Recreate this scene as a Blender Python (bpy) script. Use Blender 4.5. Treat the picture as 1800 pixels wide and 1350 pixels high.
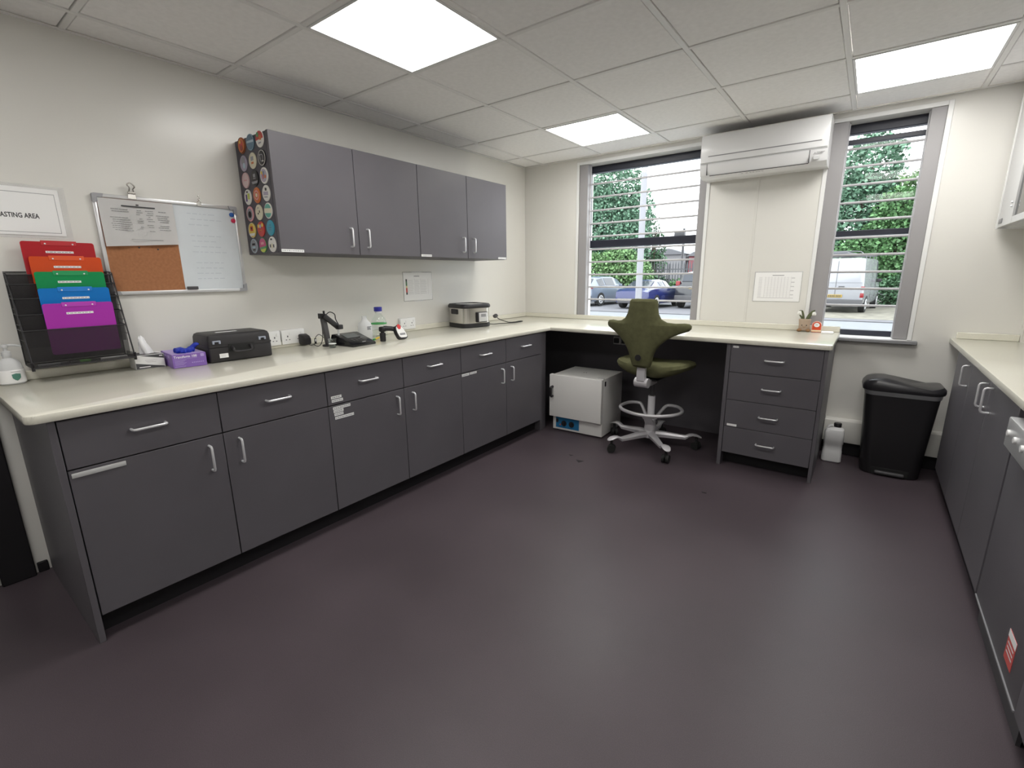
import bpy, bmesh, math, random
from mathutils import Matrix, Vector
random.seed(7)
for o in list(bpy.data.objects): bpy.data.objects.remove(o, do_unlink=True)
SC = bpy.context.scene
COL = SC.collection
R = math.radians
PI = math.pi

# ------------------------------------------------------------------ camera
CAM_P = (2.8281, -4.005, 1.2779)
YAW, PITCH, ROLL, FOC = 0.6449, -0.2282, -0.0105, 822.59
cam = bpy.data.cameras.new('camera')
cam.sensor_fit = 'HORIZONTAL'; cam.sensor_width = 36.0
cam.lens = 36.0*FOC/1800.0; cam.clip_start = .02; cam.clip_end = 500
camo = bpy.data.objects.new('camera', cam); COL.objects.link(camo)
fw = Vector((-math.sin(YAW)*math.cos(PITCH), math.cos(YAW)*math.cos(PITCH), math.sin(PITCH)))
rt = Vector((math.cos(YAW), math.sin(YAW), 0)); up = rt.cross(fw)
rr = math.cos(ROLL)*rt + math.sin(ROLL)*up; uu = -math.sin(ROLL)*rt + math.cos(ROLL)*up
M = Matrix((rr, uu, -fw)).transposed().to_4x4(); M.translation = CAM_P
camo.matrix_world = M
SC.camera = camo

# ------------------------------------------------------------------ world (overcast sky) and exposure
w = bpy.data.worlds.new('overcast_sky'); SC.world = w; w.use_nodes = True
bg = w.node_tree.nodes['Background']
bg.inputs[0].default_value = (.93, .96, 1, 1); bg.inputs[1].default_value = 2.4
SC.view_settings.view_transform = 'Standard'; SC.view_settings.look = 'None'
SC.view_settings.gamma = 1.0; SC.view_settings.use_curve_mapping = False
SC.view_settings.exposure = 1.06
PANEL_LIGHT = 6.9          # strength of the ceiling LED panels (their own diffusers)

# ------------------------------------------------------------------ materials
MATS = {}
def mat(name, col=(.5, .5, .5), rough=.5, metal=0, spec=.5, var=0, vscale=8, bump=0, bscale=60, emit=None, es=0,
        trans=0, ior=1.45, coat=0, alpha=1, island=0, sss=0):
    if name in MATS: return MATS[name]
    m = bpy.data.materials.new(name); m.use_nodes = True
    nt = m.node_tree; b = nt.nodes['Principled BSDF']
    b.inputs['Base Color'].default_value = (*col, 1); b.inputs['Roughness'].default_value = rough
    b.inputs['Metallic'].default_value = metal; b.inputs['Specular IOR Level'].default_value = spec
    b.inputs['IOR'].default_value = ior
    b.inputs['Transmission Weight'].default_value = trans
    b.inputs['Coat Weight'].default_value = coat; b.inputs['Alpha'].default_value = alpha
    if emit: b.inputs['Emission Color'].default_value = (*emit, 1); b.inputs['Emission Strength'].default_value = es
    if var or bump:
        tc = nt.nodes.new('ShaderNodeTexCoord')
    if var or island:
        if island:
            n = nt.nodes.new('ShaderNodeNewGeometry'); fac = n.outputs['Random Per Island']; var = island
        else:
            n = nt.nodes.new('ShaderNodeTexNoise'); n.inputs['Scale'].default_value = vscale; n.inputs['Detail'].default_value = 4
            nt.links.new(tc.outputs['Object'], n.inputs['Vector']); fac = n.outputs['Fac']
        mr = nt.nodes.new('ShaderNodeMapRange'); mr.inputs['To Min'].default_value = 1-var; mr.inputs['To Max'].default_value = 1+var
        if not island: mr.inputs['From Min'].default_value = .3; mr.inputs['From Max'].default_value = .7
        nt.links.new(fac, mr.inputs['Value'])
        mx = nt.nodes.new('ShaderNodeVectorMath'); mx.operation = 'SCALE'; mx.inputs[0].default_value = col
        nt.links.new(mr.outputs['Result'], mx.inputs['Scale']); nt.links.new(mx.outputs['Vector'], b.inputs['Base Color'])
    if bump:
        n2 = nt.nodes.new('ShaderNodeTexNoise'); n2.inputs['Scale'].default_value = bscale; n2.inputs['Detail'].default_value = 3
        nt.links.new(tc.outputs['Object'], n2.inputs['Vector'])
        bp = nt.nodes.new('ShaderNodeBump'); bp.inputs['Strength'].default_value = bump; bp.inputs['Distance'].default_value = .002
        nt.links.new(n2.outputs['Fac'], bp.inputs['Height']); nt.links.new(bp.outputs['Normal'], b.inputs['Normal'])
    MATS[name] = m
    return m
def glass_mat(name, tint=(1, 1, 1), refl=1.0, rough=.0, ior=1.5):
    """thin clear sheet: see-through with a Fresnel reflection"""
    if name in MATS: return MATS[name]
    m = bpy.data.materials.new(name); m.use_nodes = True; nt = m.node_tree; nt.nodes.clear()
    out = nt.nodes.new('ShaderNodeOutputMaterial'); mx = nt.nodes.new('ShaderNodeMixShader')
    t = nt.nodes.new('ShaderNodeBsdfTransparent'); t.inputs[0].default_value = (*tint, 1)
    g = nt.nodes.new('ShaderNodeBsdfGlossy'); g.inputs['Roughness'].default_value = rough; g.inputs[0].default_value = (1, 1, 1, 1)
    lw = nt.nodes.new('ShaderNodeLayerWeight'); lw.inputs[0].default_value = .5
    pw_ = nt.nodes.new('ShaderNodeMath'); pw_.operation = 'POWER'; pw_.inputs[1].default_value = 3.5; nt.links.new(lw.outputs['Facing'], pw_.inputs[0])
    f = nt.nodes.new('ShaderNodeMath'); f.operation = 'MULTIPLY_ADD'; f.inputs[1].default_value = .75*refl; f.inputs[2].default_value = .035*refl; nt.links.new(pw_.outputs[0], f.inputs[0])
    nt.links.new(f.outputs[0], mx.inputs[0]); nt.links.new(t.outputs[0], mx.inputs[1]); nt.links.new(g.outputs[0], mx.inputs[2])
    nt.links.new(mx.outputs[0], out.inputs[0]); MATS[name] = m
    return m
def sheer_mat(name, col, see=.4, rough=.5):
    """woven or frosted sheet that lets part of the light straight through"""
    if name in MATS: return MATS[name]
    m = mat(name, col, rough); nt = m.node_tree; b = nt.nodes['Principled BSDF']; out = nt.nodes['Material Output']
    t = nt.nodes.new('ShaderNodeBsdfTransparent'); mx = nt.nodes.new('ShaderNodeMixShader'); mx.inputs[0].default_value = see
    nt.links.new(b.outputs[0], mx.inputs[1]); nt.links.new(t.outputs[0], mx.inputs[2]); nt.links.new(mx.outputs[0], out.inputs[0])
    return m

mat('wall', (.735, .72, .68), .25, spec=.45, var=.012, vscale=2)
mat('ceiling_tile', (.92, .905, .895), .85, var=.03, vscale=40, bump=.25, bscale=180)
mat('ceiling_bar', (.84, .83, .815), .5)
mat('slate', (.114, .107, .119), .42, spec=.4, var=.05, vscale=3, bump=.06, bscale=300)
mat('slate_edge', (.085, .08, .095), .5)
mat('plinth', (.008, .007, .009), .6)
mat('gap_dark', (.012, .011, .014), .8)
mat('quartz', (.72, .70, .61), .16, spec=.5, var=.03, vscale=220)
mat('chrome', (.82, .82, .84), .34, metal=.55)
mat('steel', (.62, .60, .57), .26, metal=1, var=.06, vscale=5)
mat('white_plastic', (.80, .80, .79), .3, spec=.5)
mat('cream_plastic', (.78, .765, .72), .35)
mat('grey_paint', (.33, .32, .325), .45)
mat('bar_paint', (.47, .46, .475), .4)
mat('frame_dark', (.028, .03, .045), .4)
mat('black_plastic', (.018, .017, .019), .42, bump=.1, bscale=400)
mat('black_gloss', (.012, .012, .014), .18)
mat('black_rubber', (.012, .012, .012), .7)
mat('dark_grey', (.07, .068, .072), .5)
mat('mid_grey', (.25, .25, .26), .5)
mat('light_grey', (.55, .55, .55), .45)
mat('paper', (.88, .875, .87), .6)
mat('print_dark', (.06, .06, .065), .7)
mat('print_mid', (.33, .33, .34), .7)
mat('print_light', (.60, .59, .60), .7)
mat('oven_enamel', (.80, .79, .77), .4, bump=.05, bscale=500)
mat('olive', (.115, .115, .058), .9, var=.12, vscale=30, bump=.5, bscale=700, spec=.2)
mat('chair_alu', (.66, .645, .67), .38, metal=.35)
mat('cork', (.36, .155, .07), .9, var=.1, vscale=90)
mat('whiteboard', (.66, .70, .735), .22, var=.03, vscale=9)
mat('board_frame', (.72, .72, .73), .3, metal=.6)
mat('corner_grey', (.36, .36, .38), .5)
mat('natural_pe', (.72, .72, .72), .4, spec=.4)
mat('floor_stain', (.018, .015, .017), .6)
glass_mat('window_glass', (.97, .985, .98), .25)
glass_mat('clear_glass', (.95, .97, .965), ior=1.45)
glass_mat('dark_pane', (.10, .095, .13))
sheer_mat('black_mesh', (.022, .02, .022), .55)
sheer_mat('frosted', (.78, .79, .80), .35)
sheer_mat('clear_pouch', (.88, .88, .88), .78, .15)

def floor_mat():
    m = mat('floor_vinyl', (.052, .041, .048), .40, spec=.45)
    nt = m.node_tree; b = nt.nodes['Principled BSDF']; tc = nt.nodes.new('ShaderNodeTexCoord')
    n = nt.nodes.new('ShaderNodeTexNoise'); n.inputs['Scale'].default_value = 420; n.inputs['Detail'].default_value = 2
    n2 = nt.nodes.new('ShaderNodeTexNoise'); n2.inputs['Scale'].default_value = 1.7; n2.inputs['Detail'].default_value = 6
    for q in (n, n2): nt.links.new(tc.outputs['Object'], q.inputs['Vector'])
    cr = nt.nodes.new('ShaderNodeValToRGB'); cr.color_ramp.elements[0].position = .3; cr.color_ramp.elements[1].position = .75
    cr.color_ramp.elements[0].color = (.056, .043, .050, 1); cr.color_ramp.elements[1].color = (.082, .064, .074, 1)
    nt.links.new(n.outputs['Fac'], cr.inputs[0])
    mr = nt.nodes.new('ShaderNodeMapRange'); mr.inputs['From Min'].default_value = .3; mr.inputs['From Max'].default_value = .7
    mr.inputs['To Min'].default_value = .86; mr.inputs['To Max'].default_value = 1.14; nt.links.new(n2.outputs['Fac'], mr.inputs['Value'])
    sc = nt.nodes.new('ShaderNodeVectorMath'); sc.operation = 'SCALE'
    nt.links.new(cr.outputs[0], sc.inputs[0]); nt.links.new(mr.outputs[0], sc.inputs['Scale']); nt.links.new(sc.outputs[0], b.inputs['Base Color'])
    mr2 = nt.nodes.new('ShaderNodeMapRange'); mr2.inputs['To Min'].default_value = .34; mr2.inputs['To Max'].default_value = .52
    nt.links.new(n2.outputs['Fac'], mr2.inputs['Value']); nt.links.new(mr2.outputs[0], b.inputs['Roughness'])
    bp = nt.nodes.new('ShaderNodeBump'); bp.inputs['Strength'].default_value = .12; bp.inputs['Distance'].default_value = .001
    nt.links.new(n.outputs['Fac'], bp.inputs['Height']); nt.links.new(bp.outputs[0], b.inputs['Normal'])
floor_mat()

# ------------------------------------------------------------------ mesh helpers
def B(): return bmesh.new()
def _merge(bm, tmp, mtx=None):
    if mtx is not None: tmp.transform(mtx)
    me = bpy.data.meshes.new('tmp'); tmp.to_mesh(me); tmp.free(); bm.from_mesh(me); bpy.data.meshes.remove(me)
def box(bm, lo, hi, r=0, seg=2, mtx=None):
    t = bmesh.new(); lo = Vector(lo); hi = Vector(hi)
    for i in range(3):
        if lo[i] > hi[i]: lo[i], hi[i] = hi[i], lo[i]
    s = hi-lo
    bmesh.ops.create_cube(t, size=1, matrix=Matrix.Translation((lo+hi)/2) @ Matrix.Diagonal((*s, 1)))
    if r: bmesh.ops.bevel(t, geom=t.edges[:], offset=min(r, min(s)*.49), segments=seg, profile=.5, affect='EDGES')
    _merge(bm, t, mtx); return bm
def bxn(lo, hi, r=0, seg=2): return box(B(), lo, hi, r, seg)
def cyl(bm, p0, p1, r0, r1=None, n=20, caps=True):
    p0 = Vector(p0); p1 = Vector(p1); r1 = r0 if r1 is None else r1
    d = p1-p0; q = d.to_track_quat('Z', 'Y').to_matrix().to_4x4()
    t = bmesh.new()
    bmesh.ops.create_cone(t, cap_ends=caps, segments=n, radius1=r0, radius2=r1, depth=d.length, matrix=Matrix.Translation((p0+p1)/2) @ q)
    _merge(bm, t); return bm
def sph(bm, c, r, n=14, m=8, scale=(1, 1, 1)):
    t = bmesh.new(); bmesh.ops.create_uvsphere(t, u_segments=n, v_segments=m, radius=r, matrix=Matrix.Translation(c) @ Matrix.Diagonal((*scale, 1)))
    _merge(bm, t); return bm
def tube(bm, pts, r, n=8, closed=False):
    pts = [Vector(p) for p in pts]; N = len(pts); rings = []; prev = None
    rad = r if isinstance(r, (list, tuple)) else [r]*N
    for i, p in enumerate(pts):
        a = pts[(i-1) % N] if (i or closed) else p; b = pts[(i+1) % N] if (i < N-1 or closed) else p
        d = (b-a).normalized()
        if prev is None:
            u = d.orthogonal().normalized()
        else:
            u = (prev-d*prev.dot(d)); u = u.normalized() if u.length > 1e-6 else d.orthogonal().normalized()
        prev = u; v = d.cross(u)
        rings.append([bm.verts.new(p+rad[i]*(math.cos(2*PI*k/n)*u+math.sin(2*PI*k/n)*v)) for k in range(n)])
    for i in range(N if closed else N-1):
        A = rings[i]; C = rings[(i+1) % N]
        for k in range(n): bm.faces.new((A[k], A[(k+1) % n], C[(k+1) % n], C[k]))
    if not closed: bm.faces.new(rings[0][::-1]); bm.faces.new(rings[-1])
    return bm
def smooth_path(pts, sub=6):
    """Catmull-Rom through the points"""
    P = [Vector(p) for p in pts]; out = []
    for i in range(len(P)-1):
        p0 = P[max(i-1, 0)]; p1 = P[i]; p2 = P[i+1]; p3 = P[min(i+2, len(P)-1)]
        for k in range(sub):
            t = k/sub
            out.append(.5*((2*p1)+(p2-p0)*t+(2*p0-5*p1+4*p2-p3)*t*t+(3*p1-p0-3*p2+p3)*t**3))
    out.append(P[-1]); return out
def lathe(bm, prof, c=(0, 0, 0), n=28, sx=1, sy=1):
    """profile of (r, z) turned about z"""
    c = Vector(c); rings = []
    for r, z in prof:
        rings.append([bm.verts.new(c+Vector((max(r, 1e-4)*sx*math.cos(2*PI*k/n), max(r, 1e-4)*sy*math.sin(2*PI*k/n), z))) for k in range(n)])
    for A, C in zip(rings, rings[1:]):
        for k in range(n): bm.faces.new((A[k], A[(k+1) % n], C[(k+1) % n], C[k]))
    bm.faces.new(rings[0][::-1]); bm.faces.new(rings[-1]); return bm
def prism(bm, poly, d0, d1, mtx):
    """polygon (u, v) extruded from depth d0 to d1 along the local z of mtx"""
    a = [bm.verts.new(mtx @ Vector((u, v, d0))) for u, v in poly]; b = [bm.verts.new(mtx @ Vector((u, v, d1))) for u, v in poly]
    n = len(poly); bm.faces.new(a[::-1]); bm.faces.new(b)
    for k in range(n): bm.faces.new((a[k], a[(k+1) % n], b[(k+1) % n], b[k]))
    return bm
def loft(bm, secs, cap=True, closed=True):
    rings = [[bm.verts.new(p) for p in s] for s in secs]; n = len(rings[0])
    for A, C in zip(rings, rings[1:]):
        for k in range(n if closed else n-1): bm.faces.new((A[k], A[(k+1) % n], C[(k+1) % n], C[k]))
    if cap: bm.faces.new(rings[0][::-1]); bm.faces.new(rings[-1])
    return bm
def rrect(w, h, r, n=5, cx=0, cy=0):
    """rounded rectangle outline centred on cx, cy"""
    out = []
    for sx, sy, a0 in ((1, 1, 0), (-1, 1, 90), (-1, -1, 180), (1, -1, 270)):
        for k in range(n+1):
            a = R(a0+90*k/n); out.append((cx+sx*(w/2-r)+r*math.cos(a), cy+sy*(h/2-r)+r*math.sin(a)))
    return out
def fr(kind, o):
    """local frame on a surface: u to the right as seen, v up, w out of the surface. L: faces +x, B: faces -y, N: faces -x, T: faces up"""
    ax = {'L': ((0, 1, 0), (0, 0, 1), (1, 0, 0)), 'B': ((1, 0, 0), (0, 0, 1), (0, -1, 0)), 'N': ((0, -1, 0), (0, 0, 1), (-1, 0, 0)),
          'T': ((1, 0, 0), (0, 1, 0), (0, 0, 1))}[kind]
    m = Matrix([Vector(a) for a in ax]).transposed().to_4x4(); m.translation = Vector(o); return m
def plate(bm, f, u0, v0, u1, v1, d0, d1, r=0, seg=2): return box(bm, (u0, v0, d0), (u1, v1, d1), r, seg, f)
def text_bm(s, size, f, d=.0006, align='LEFT', bold=0):
    cu = bpy.data.curves.new('txt', 'FONT'); cu.body = s; cu.size = size; cu.align_x = align; cu.resolution_u = 2; cu.extrude = d/2; cu.offset = bold
    o = bpy.data.objects.new('txt', cu); COL.objects.link(o); bpy.context.view_layer.update()
    me = bpy.data.meshes.new_from_object(o.evaluated_get(bpy.context.evaluated_depsgraph_get()))
    bpy.data.objects.remove(o); bpy.data.curves.remove(cu)
    bm = B(); bm.from_mesh(me); bpy.data.meshes.remove(me); bm.transform(f); return bm

# ------------------------------------------------------------------ object helpers
def mesh_of(name, bm, m, smooth=True):
    bmesh.ops.recalc_face_normals(bm, faces=bm.faces[:])
    me = bpy.data.meshes.new(name); bm.to_mesh(me); bm.free()
    if smooth and len(me.polygons):
        me.polygons.foreach_set('use_smooth', [True]*len(me.polygons)); me.set_sharp_from_angle(angle=R(38))
    me.materials.append(MATS[m] if isinstance(m, str) else m)
    return me
def obj(name, bm, m, parent=None, label=None, smooth=True, kind=None):
    """mesh in the frame of its parent thing"""
    o = bpy.data.objects.new(name, mesh_of(name, bm, m, smooth)); COL.objects.link(o)
    if parent: o.parent = parent
    if label: o['label'] = label
    if kind: o['kind'] = kind
    return o
def share(name, me, parent=None, loc=None, label=None):
    o = bpy.data.objects.new(name, me); COL.objects.link(o)
    if parent: o.parent = parent
    if loc is not None: o.location = loc
    if label: o['label'] = label
    return o
INV = {}
def thing(name, label, cat, loc=(0, 0, 0), rz=0, group=None, structure=False):
    o = bpy.data.objects.new(name, None); o.empty_display_size = .05; COL.objects.link(o)
    o.location = loc; o.rotation_euler = (0, 0, rz)
    INV[o.name] = (Matrix.Translation(loc) @ Matrix.Rotation(rz, 4, 'Z')).inverted()
    if structure: o['kind'] = 'structure'
    if label: o['label'] = label
    if cat: o['category'] = cat
    if group: o['group'] = group
    return o
def pw(name, bm, m, parent, label=None, smooth=True, kind=None):
    """part of a thing, its mesh given in world coordinates"""
    if parent.name in INV: bm.transform(INV[parent.name])
    elif parent.parent and parent.parent.name in INV: bm.transform(INV[parent.parent.name])
    return obj(name, bm, m, parent, label, smooth, kind)
def tag(o, label, cat, group=None):
    o['label'] = label; o['category'] = cat
    if group: o['group'] = group
    return o
def struct(name, bm, m, label=None, cat=None, smooth=True):
    o = obj(name, bm, m, smooth=smooth); o['kind'] = 'structure'
    if label: o['label'] = label
    if cat: o['category'] = cat
    return o
def bow(f, u, v, L, vert, proj=.028, r=.0048):
    """bow handle centred at (u, v) on frame f"""
    a = L/2; q = .010
    P = [(-a, 0), (-a, proj-q), (-a+q*.3, proj-q*.3), (-a+q, proj), (a-q, proj), (a-q*.3, proj-q*.3), (a, proj-q), (a, 0)]
    return tube(B(), [f @ Vector((u, v+s, d) if vert else (u+s, v, d)) for s, d in P], r, 8)
def strip(f, u0, v0, u1, v1, parent, world=True, ink=True):
    """small white printed label strip"""
    fn = pw if world else obj
    s = fn('label_strip', plate(B(), f, u0, v0, u1, v1, 0, .0012), 'paper', parent)
    if ink:
        h = v1-v0; b = B(); n = max(2, int((u1-u0)/.012)); x = u0+h*.3
        k = 0
        while x < u1-h*.5:
            l = (.006, .010, .008, .012)[k % 4]; plate(b, f, x, v0+h*.36, min(x+l, u1-h*.25), v0+h*.66, .0012, .0016); x += l+.003; k += 1
        fn('lettering', b, 'print_mid', parent)
    return s

# ================================================================== THE ROOM
H, W, YB = 2.2897, 3.90, -6.2
TOP = .865
struct('floor', bxn((-.1, YB-.1, -.1), (W+.1, .0, 0)), 'floor_vinyl', 'dark plum speckled vinyl floor with faint scuffs', 'floor')
struct('wall_left', bxn((-.1, YB, 0), (0, 0, H+.25)), 'wall', 'glossy off white panelled wall behind the long worktop', 'wall')
struct('wall_right', bxn((W, YB, 0), (W+.1, 0, H+.25)), 'wall', 'off white wall behind the right hand worktop', 'wall')
struct('wall_rear', bxn((-.1, YB-.1, 0), (W+.1, YB, H+.25)), 'wall', 'off white wall behind the camera', 'wall')
fl_ = bpy.data.objects['floor']
for k, (x_, y_, pts_) in enumerate(((1.345, -1.26, [(-.03, .012), (.03, .018), (.012, -.026)]), (1.245, -1.20, [(-.022, .01), (.018, .012), (.006, -.014)]), (2.19, -1.26, [(-.015, .006), (.012, .010), (.018, -.006), (-.006, -.008)]))):
    obj('scuff_mark', prism(B(), [(x_+u, y_+v) for u, v in pts_], 0, .0004, Matrix.Identity(4)), 'floor_stain', fl_)
# window wall with two openings
O1 = (.600, 1.724, .835, 2.235); O2 = (2.496, 3.069, .835, 2.235)
b = B()
for x0, x1, z0, z1 in ((-.1, O1[0], -.4, H+.25), (O1[0], O1[1], -.4, O1[2]), (O1[0], O1[1], O1[3], H+.25), (O1[1], O2[0], -.4, H+.25),
                       (O2[0], O2[1], -.4, O2[2]), (O2[0], O2[1], O2[3], H+.25), (O2[1], W+.1, -.4, H+.25)):
    box(b, (x0, 0, z0), (x1, .28, z1))
struct('wall_window', b, 'wall', 'cream wall with two barred windows', 'wall')
struct('wall_boxing', bxn((3.575, -.05, TOP), (W, 0, H)), 'wall', 'narrow boxed-in pipe in the corner above the right worktop', 'wall')
# joint cover on the cladding between the windows, pipe boxing and skirting near the floor
struct('trim_1', bxn((2.078, -.003, .9), (2.090, 0, 1.95), .001, 1), 'wall', 'thin vertical joint strip on the cladding under the air conditioner', 'trim')
struct('trim_2', bxn((2.69, -.1, .10), (3.34, 0, .255), .006), 'cream_plastic', 'low white pipe boxing along the wall behind the bin', 'trim')
struct('baseboard_window', bxn((2.69, -.055, 0), (3.34, 0, .10), .004, 1), 'plinth', 'black skirting under the white pipe boxing', 'skirting')
struct('baseboard_left', bxn((0, -3.80, 0), (.014, -3.765, .048), .003, 1), 'plinth', 'short black skirting between worktop end and door frame', 'skirting')

# ceiling: bars of the grid, each tile a piece
ceil = thing('ceiling', 'white suspended ceiling of square tiles in a metal grid', 'ceiling', (0, 0, H), structure=True)
XS = [.206+.6*k for k in range(7)]; YS = [-.34-.6*k for k in range(10)]
XE = [0]+XS+[W]; YE = [0]+YS+[YB]
TW = .012
me_y = None
for i, x in enumerate(XS):
    o = obj('grid_bar', bxn((x-TW, YB, 0), (x+TW, 0, .03), .002, 1), 'ceiling_bar', ceil)
me_x = mesh_of('grid_bar', bxn((TW, -TW, 0), (.6-TW, TW, .03), .002, 1), 'ceiling_bar')
LIGHTS = [(1, 0), (1, 3), (4, 0), (4, 3), (1, 6), (4, 6)]       # (column, row) cells XS[c]..XS[c+1], YS[r+1]..YS[r]
tile_me = {}
for j, y in enumerate(YS):
    for i in range(len(XE)-1):
        x0, x1 = XE[i], XE[i+1]
        if abs(x1-x0-.6) < .001: share('grid_bar', me_x, ceil, (x0, y, 0))
        else: obj('grid_bar', bxn((x0+(TW if i else 0), y-TW, 0), (x1-(TW if i < 7 else 0), y+TW, .03), .002, 1), 'ceiling_bar', ceil)
for j in range(len(YE)-1):
    for i in range(len(XE)-1):
        x0, x1, y1, y0 = XE[i], XE[i+1], YE[j], YE[j+1]
        if (i-1, j-1) in LIGHTS: continue
        g = .0145
        sx, sy = x1-x0-2*g, y1-y0-2*g
        key = (round(sx, 3), round(sy, 3))
        if key not in tile_me: tile_me[key] = mesh_of('tile', bxn((-sx/2, -sy/2, 0), (sx/2, sy/2, .015), .003, 1), 'ceiling_tile')
        share('tile', tile_me[key], ceil, ((x0+x1)/2, (y0+y1)/2, .004))
# wall angle and the roof void above
b = B()
for lo, hi in (((0, YB, -.003), (.02, 0, 0)), ((W-.02, YB, -.003), (W, 0, 0)), ((.02, -.02, -.003), (W-.02, 0, 0))): box(b, lo, hi)
obj('edge_bar', b, 'ceiling_bar', ceil)
struct('roof', bxn((-.1, YB-.1, H+.25), (W+.1, .3, H+.35)), 'wall')
mat('led', (1, 1, 1), .5, emit=(1, .985, .95), es=PANEL_LIGHT)
names = {(1, 0): 'square ceiling light panel in the far left, nearest the window corner', (1, 3): 'large square ceiling light panel over the long worktop',
         (4, 0): 'square ceiling light panel in the right, above the narrow window', (4, 3): 'square ceiling light panel beyond the top of the photo on the right',
         (1, 6): 'square ceiling light panel behind the camera on the left', (4, 6): 'square ceiling light panel behind the camera on the right'}
for c, r in LIGHTS:
    x0, x1, y0, y1 = XS[c], XS[c+1], YS[r+1], YS[r]
    t = thing('ceiling_light', names[(c, r)], 'light', ((x0+x1)/2, (y0+y1)/2, H), group='ceiling light panels')
    b = B(); a, g = .298-.012, .275
    for lo, hi in (((-a, -a, -.002), (a, -g, .02)), ((-a, g, -.002), (a, a, .02)), ((-a, -g, -.002), (-g, g, .02)), ((g, -g, -.002), (a, g, .02))): box(b, lo, hi)
    obj('frame', b, 'white_plastic', t)
    obj('diffuser', bxn((-g, -g, 0), (g, g, .006)), 'led', t)

# ------------------------------------------------------------------ windows and their bars
def window(name, O, label, x0, x1, open_top):
    t = thing(name, label, 'window', ((O[0]+O[1])/2, .17, O[2]), structure=True)
    y0, y1 = .13, .19
    b = B()
    box(b, (O[0], y0, O[3]-.058), (O[1], y1, O[3]), .004, 1)
    box(b, (O[0], y0, O[2]), (O[1], y1, O[2]+.04), .004, 1)
    box(b, (O[0], y0, O[2]+.04), (x0, y1, O[3]-.058), .004, 1); box(b, (x1, y0, O[2]+.04), (O[1], y1, O[3]-.058), .004, 1)
    pw('frame', b, 'frame_dark', t)
    zt = 1.555 if not open_top else 1.537
    th = .033 if not open_top else .018
    tr = pw('transom', bxn((x0, y0-.01, zt-th), (x1, y1+.01, zt+th), .004, 1), 'frame_dark', t)
    if open_top:
        pw('sash_rail', bxn((x0, y0+.01, 2.115), (x1, y1-.01, 2.145), .003, 1), 'frame_dark', t)
        for x in (x0+.03, x1-.05):
            pw('window_catch', bxn((x, y0-.02, zt+th), (x+.012, y0+.005, zt+th+.05), .003, 1), 'black_plastic', t)
        pw('pane', bxn((x0, .158, zt+th), (x1, .164, 2.115)), 'window_glass', t)
    else:
        b = B(); box(b, (x0, y0+.012, zt+th), (x0+.018, y1-.012, O[3]-.058)); box(b, (x1-.018, y0+.012, zt+th), (x1, y1-.012, O[3]-.058))
        pw('sash_stile', b, 'frame_dark', t)
        pw('pane', bxn((x0+.018, .158, zt+th), (x1-.018, .164, O[3]-.058)), 'window_glass', t)
    pw('pane', bxn((x0, .158, O[2]+.04), (x1, .164, zt-th)), 'window_glass', t)
    # white plastic lining of the opening and its trim on the wall
    b = B(); e = .022
    box(b, (O[0]-e, -.006, O[2]), (O[0]+.004, .0, O[3]+e), .002, 1); box(b, (O[1]-.004, -.006, O[2]), (O[1]+e, .0, O[3]+e), .002, 1)
    box(b, (O[0]+.004, -.006, O[3]-.004), (O[1]-.004, .0, O[3]+e), .002, 1)
    pw('trim', b, 'white_plastic', t)
    return t
W1 = window('window_1', O1, 'wide dark framed window left of the air conditioner with cars outside', .625, 1.70, False)
W2 = window('window_2', O2, 'narrow dark framed window right of the air conditioner with a white van outside', 2.52, 3.04, True)
pw('window_sill', bxn((2.46, -.05, .812), (3.12, .13, .834), .003, 1), 'mid_grey', W2)
pw('sill_board', bxn((2.497, -.02, .834), (3.068, .13, .837)), 'white_plastic', W2)
pw('window_sill', bxn((.601, 0, .835), (1.723, .13, .84)), 'white_plastic', W1)

def grille(label, xa, xb, xc, xd, z0):
    t = thing('window_grille', label, 'grille', ((xa+xd)/2, .06, z0), group='steel security grilles')
    for x0, x1 in ((xa, xb), (xc, xd)):
        c = pw('side_channel', bxn((x0, .002, z0), (x1, .05, 2.232), .003, 1), 'grey_paint', t)
        xx = xb if x0 == xa else xc
        for k in range(10): pw('bolt', bxn((xx-.004, .046, 2.02-.113*k), (xx+.004, .056, 2.035-.113*k)), 'bar_paint', c)
    pw('side_rail', bxn((xb-.006, .05, z0), (xb+.006, .066, 2.232), .002, 1), 'bar_paint', t)
    pw('side_rail', bxn((xc-.006, .05, z0), (xc+.006, .066, 2.232), .002, 1), 'bar_paint', t)
    for k in range(10):
        z = 2.070-.1133*k
        pw('bar', cyl(B(), (xb-.01, .062, z), (xc+.01, .062, z), .0078, n=12), 'bar_paint', t)
grille('grey steel grille of horizontal bars across the wide window', .605, .688, 1.665, 1.72, .845)
grille('grey steel grille of horizontal bars across the narrow window', 2.498, 2.588, 2.990, 3.066, .84)

# ------------------------------------------------------------------ door at the far left
d1 = thing('door_1', 'dark door frame with pale door at the left edge', 'door', (0, -4.3, 0), structure=True)
b = B(); box(b, (0, -3.915, 0), (.03, -3.808, 2.1), .004, 1); box(b, (0, -4.86, 0), (.03, -4.76, 2.1), .004, 1); box(b, (0, -4.76, 2.0), (.03, -3.915, 2.1), .004, 1)
pw('frame', b, 'plinth', d1)
lf = pw('leaf', bxn((0, -4.755, .01), (.02, -3.92, 1.995), .003, 1), 'light_grey', d1)
hb = B(); cyl(hb, (.02, -4.02, 1.0), (.06, -4.02, 1.0), .011); cyl(hb, (.055, -4.02, 1.0), (.055, -4.13, 1.0), .009)
pw('door_handle', hb, 'chrome', lf)

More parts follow.
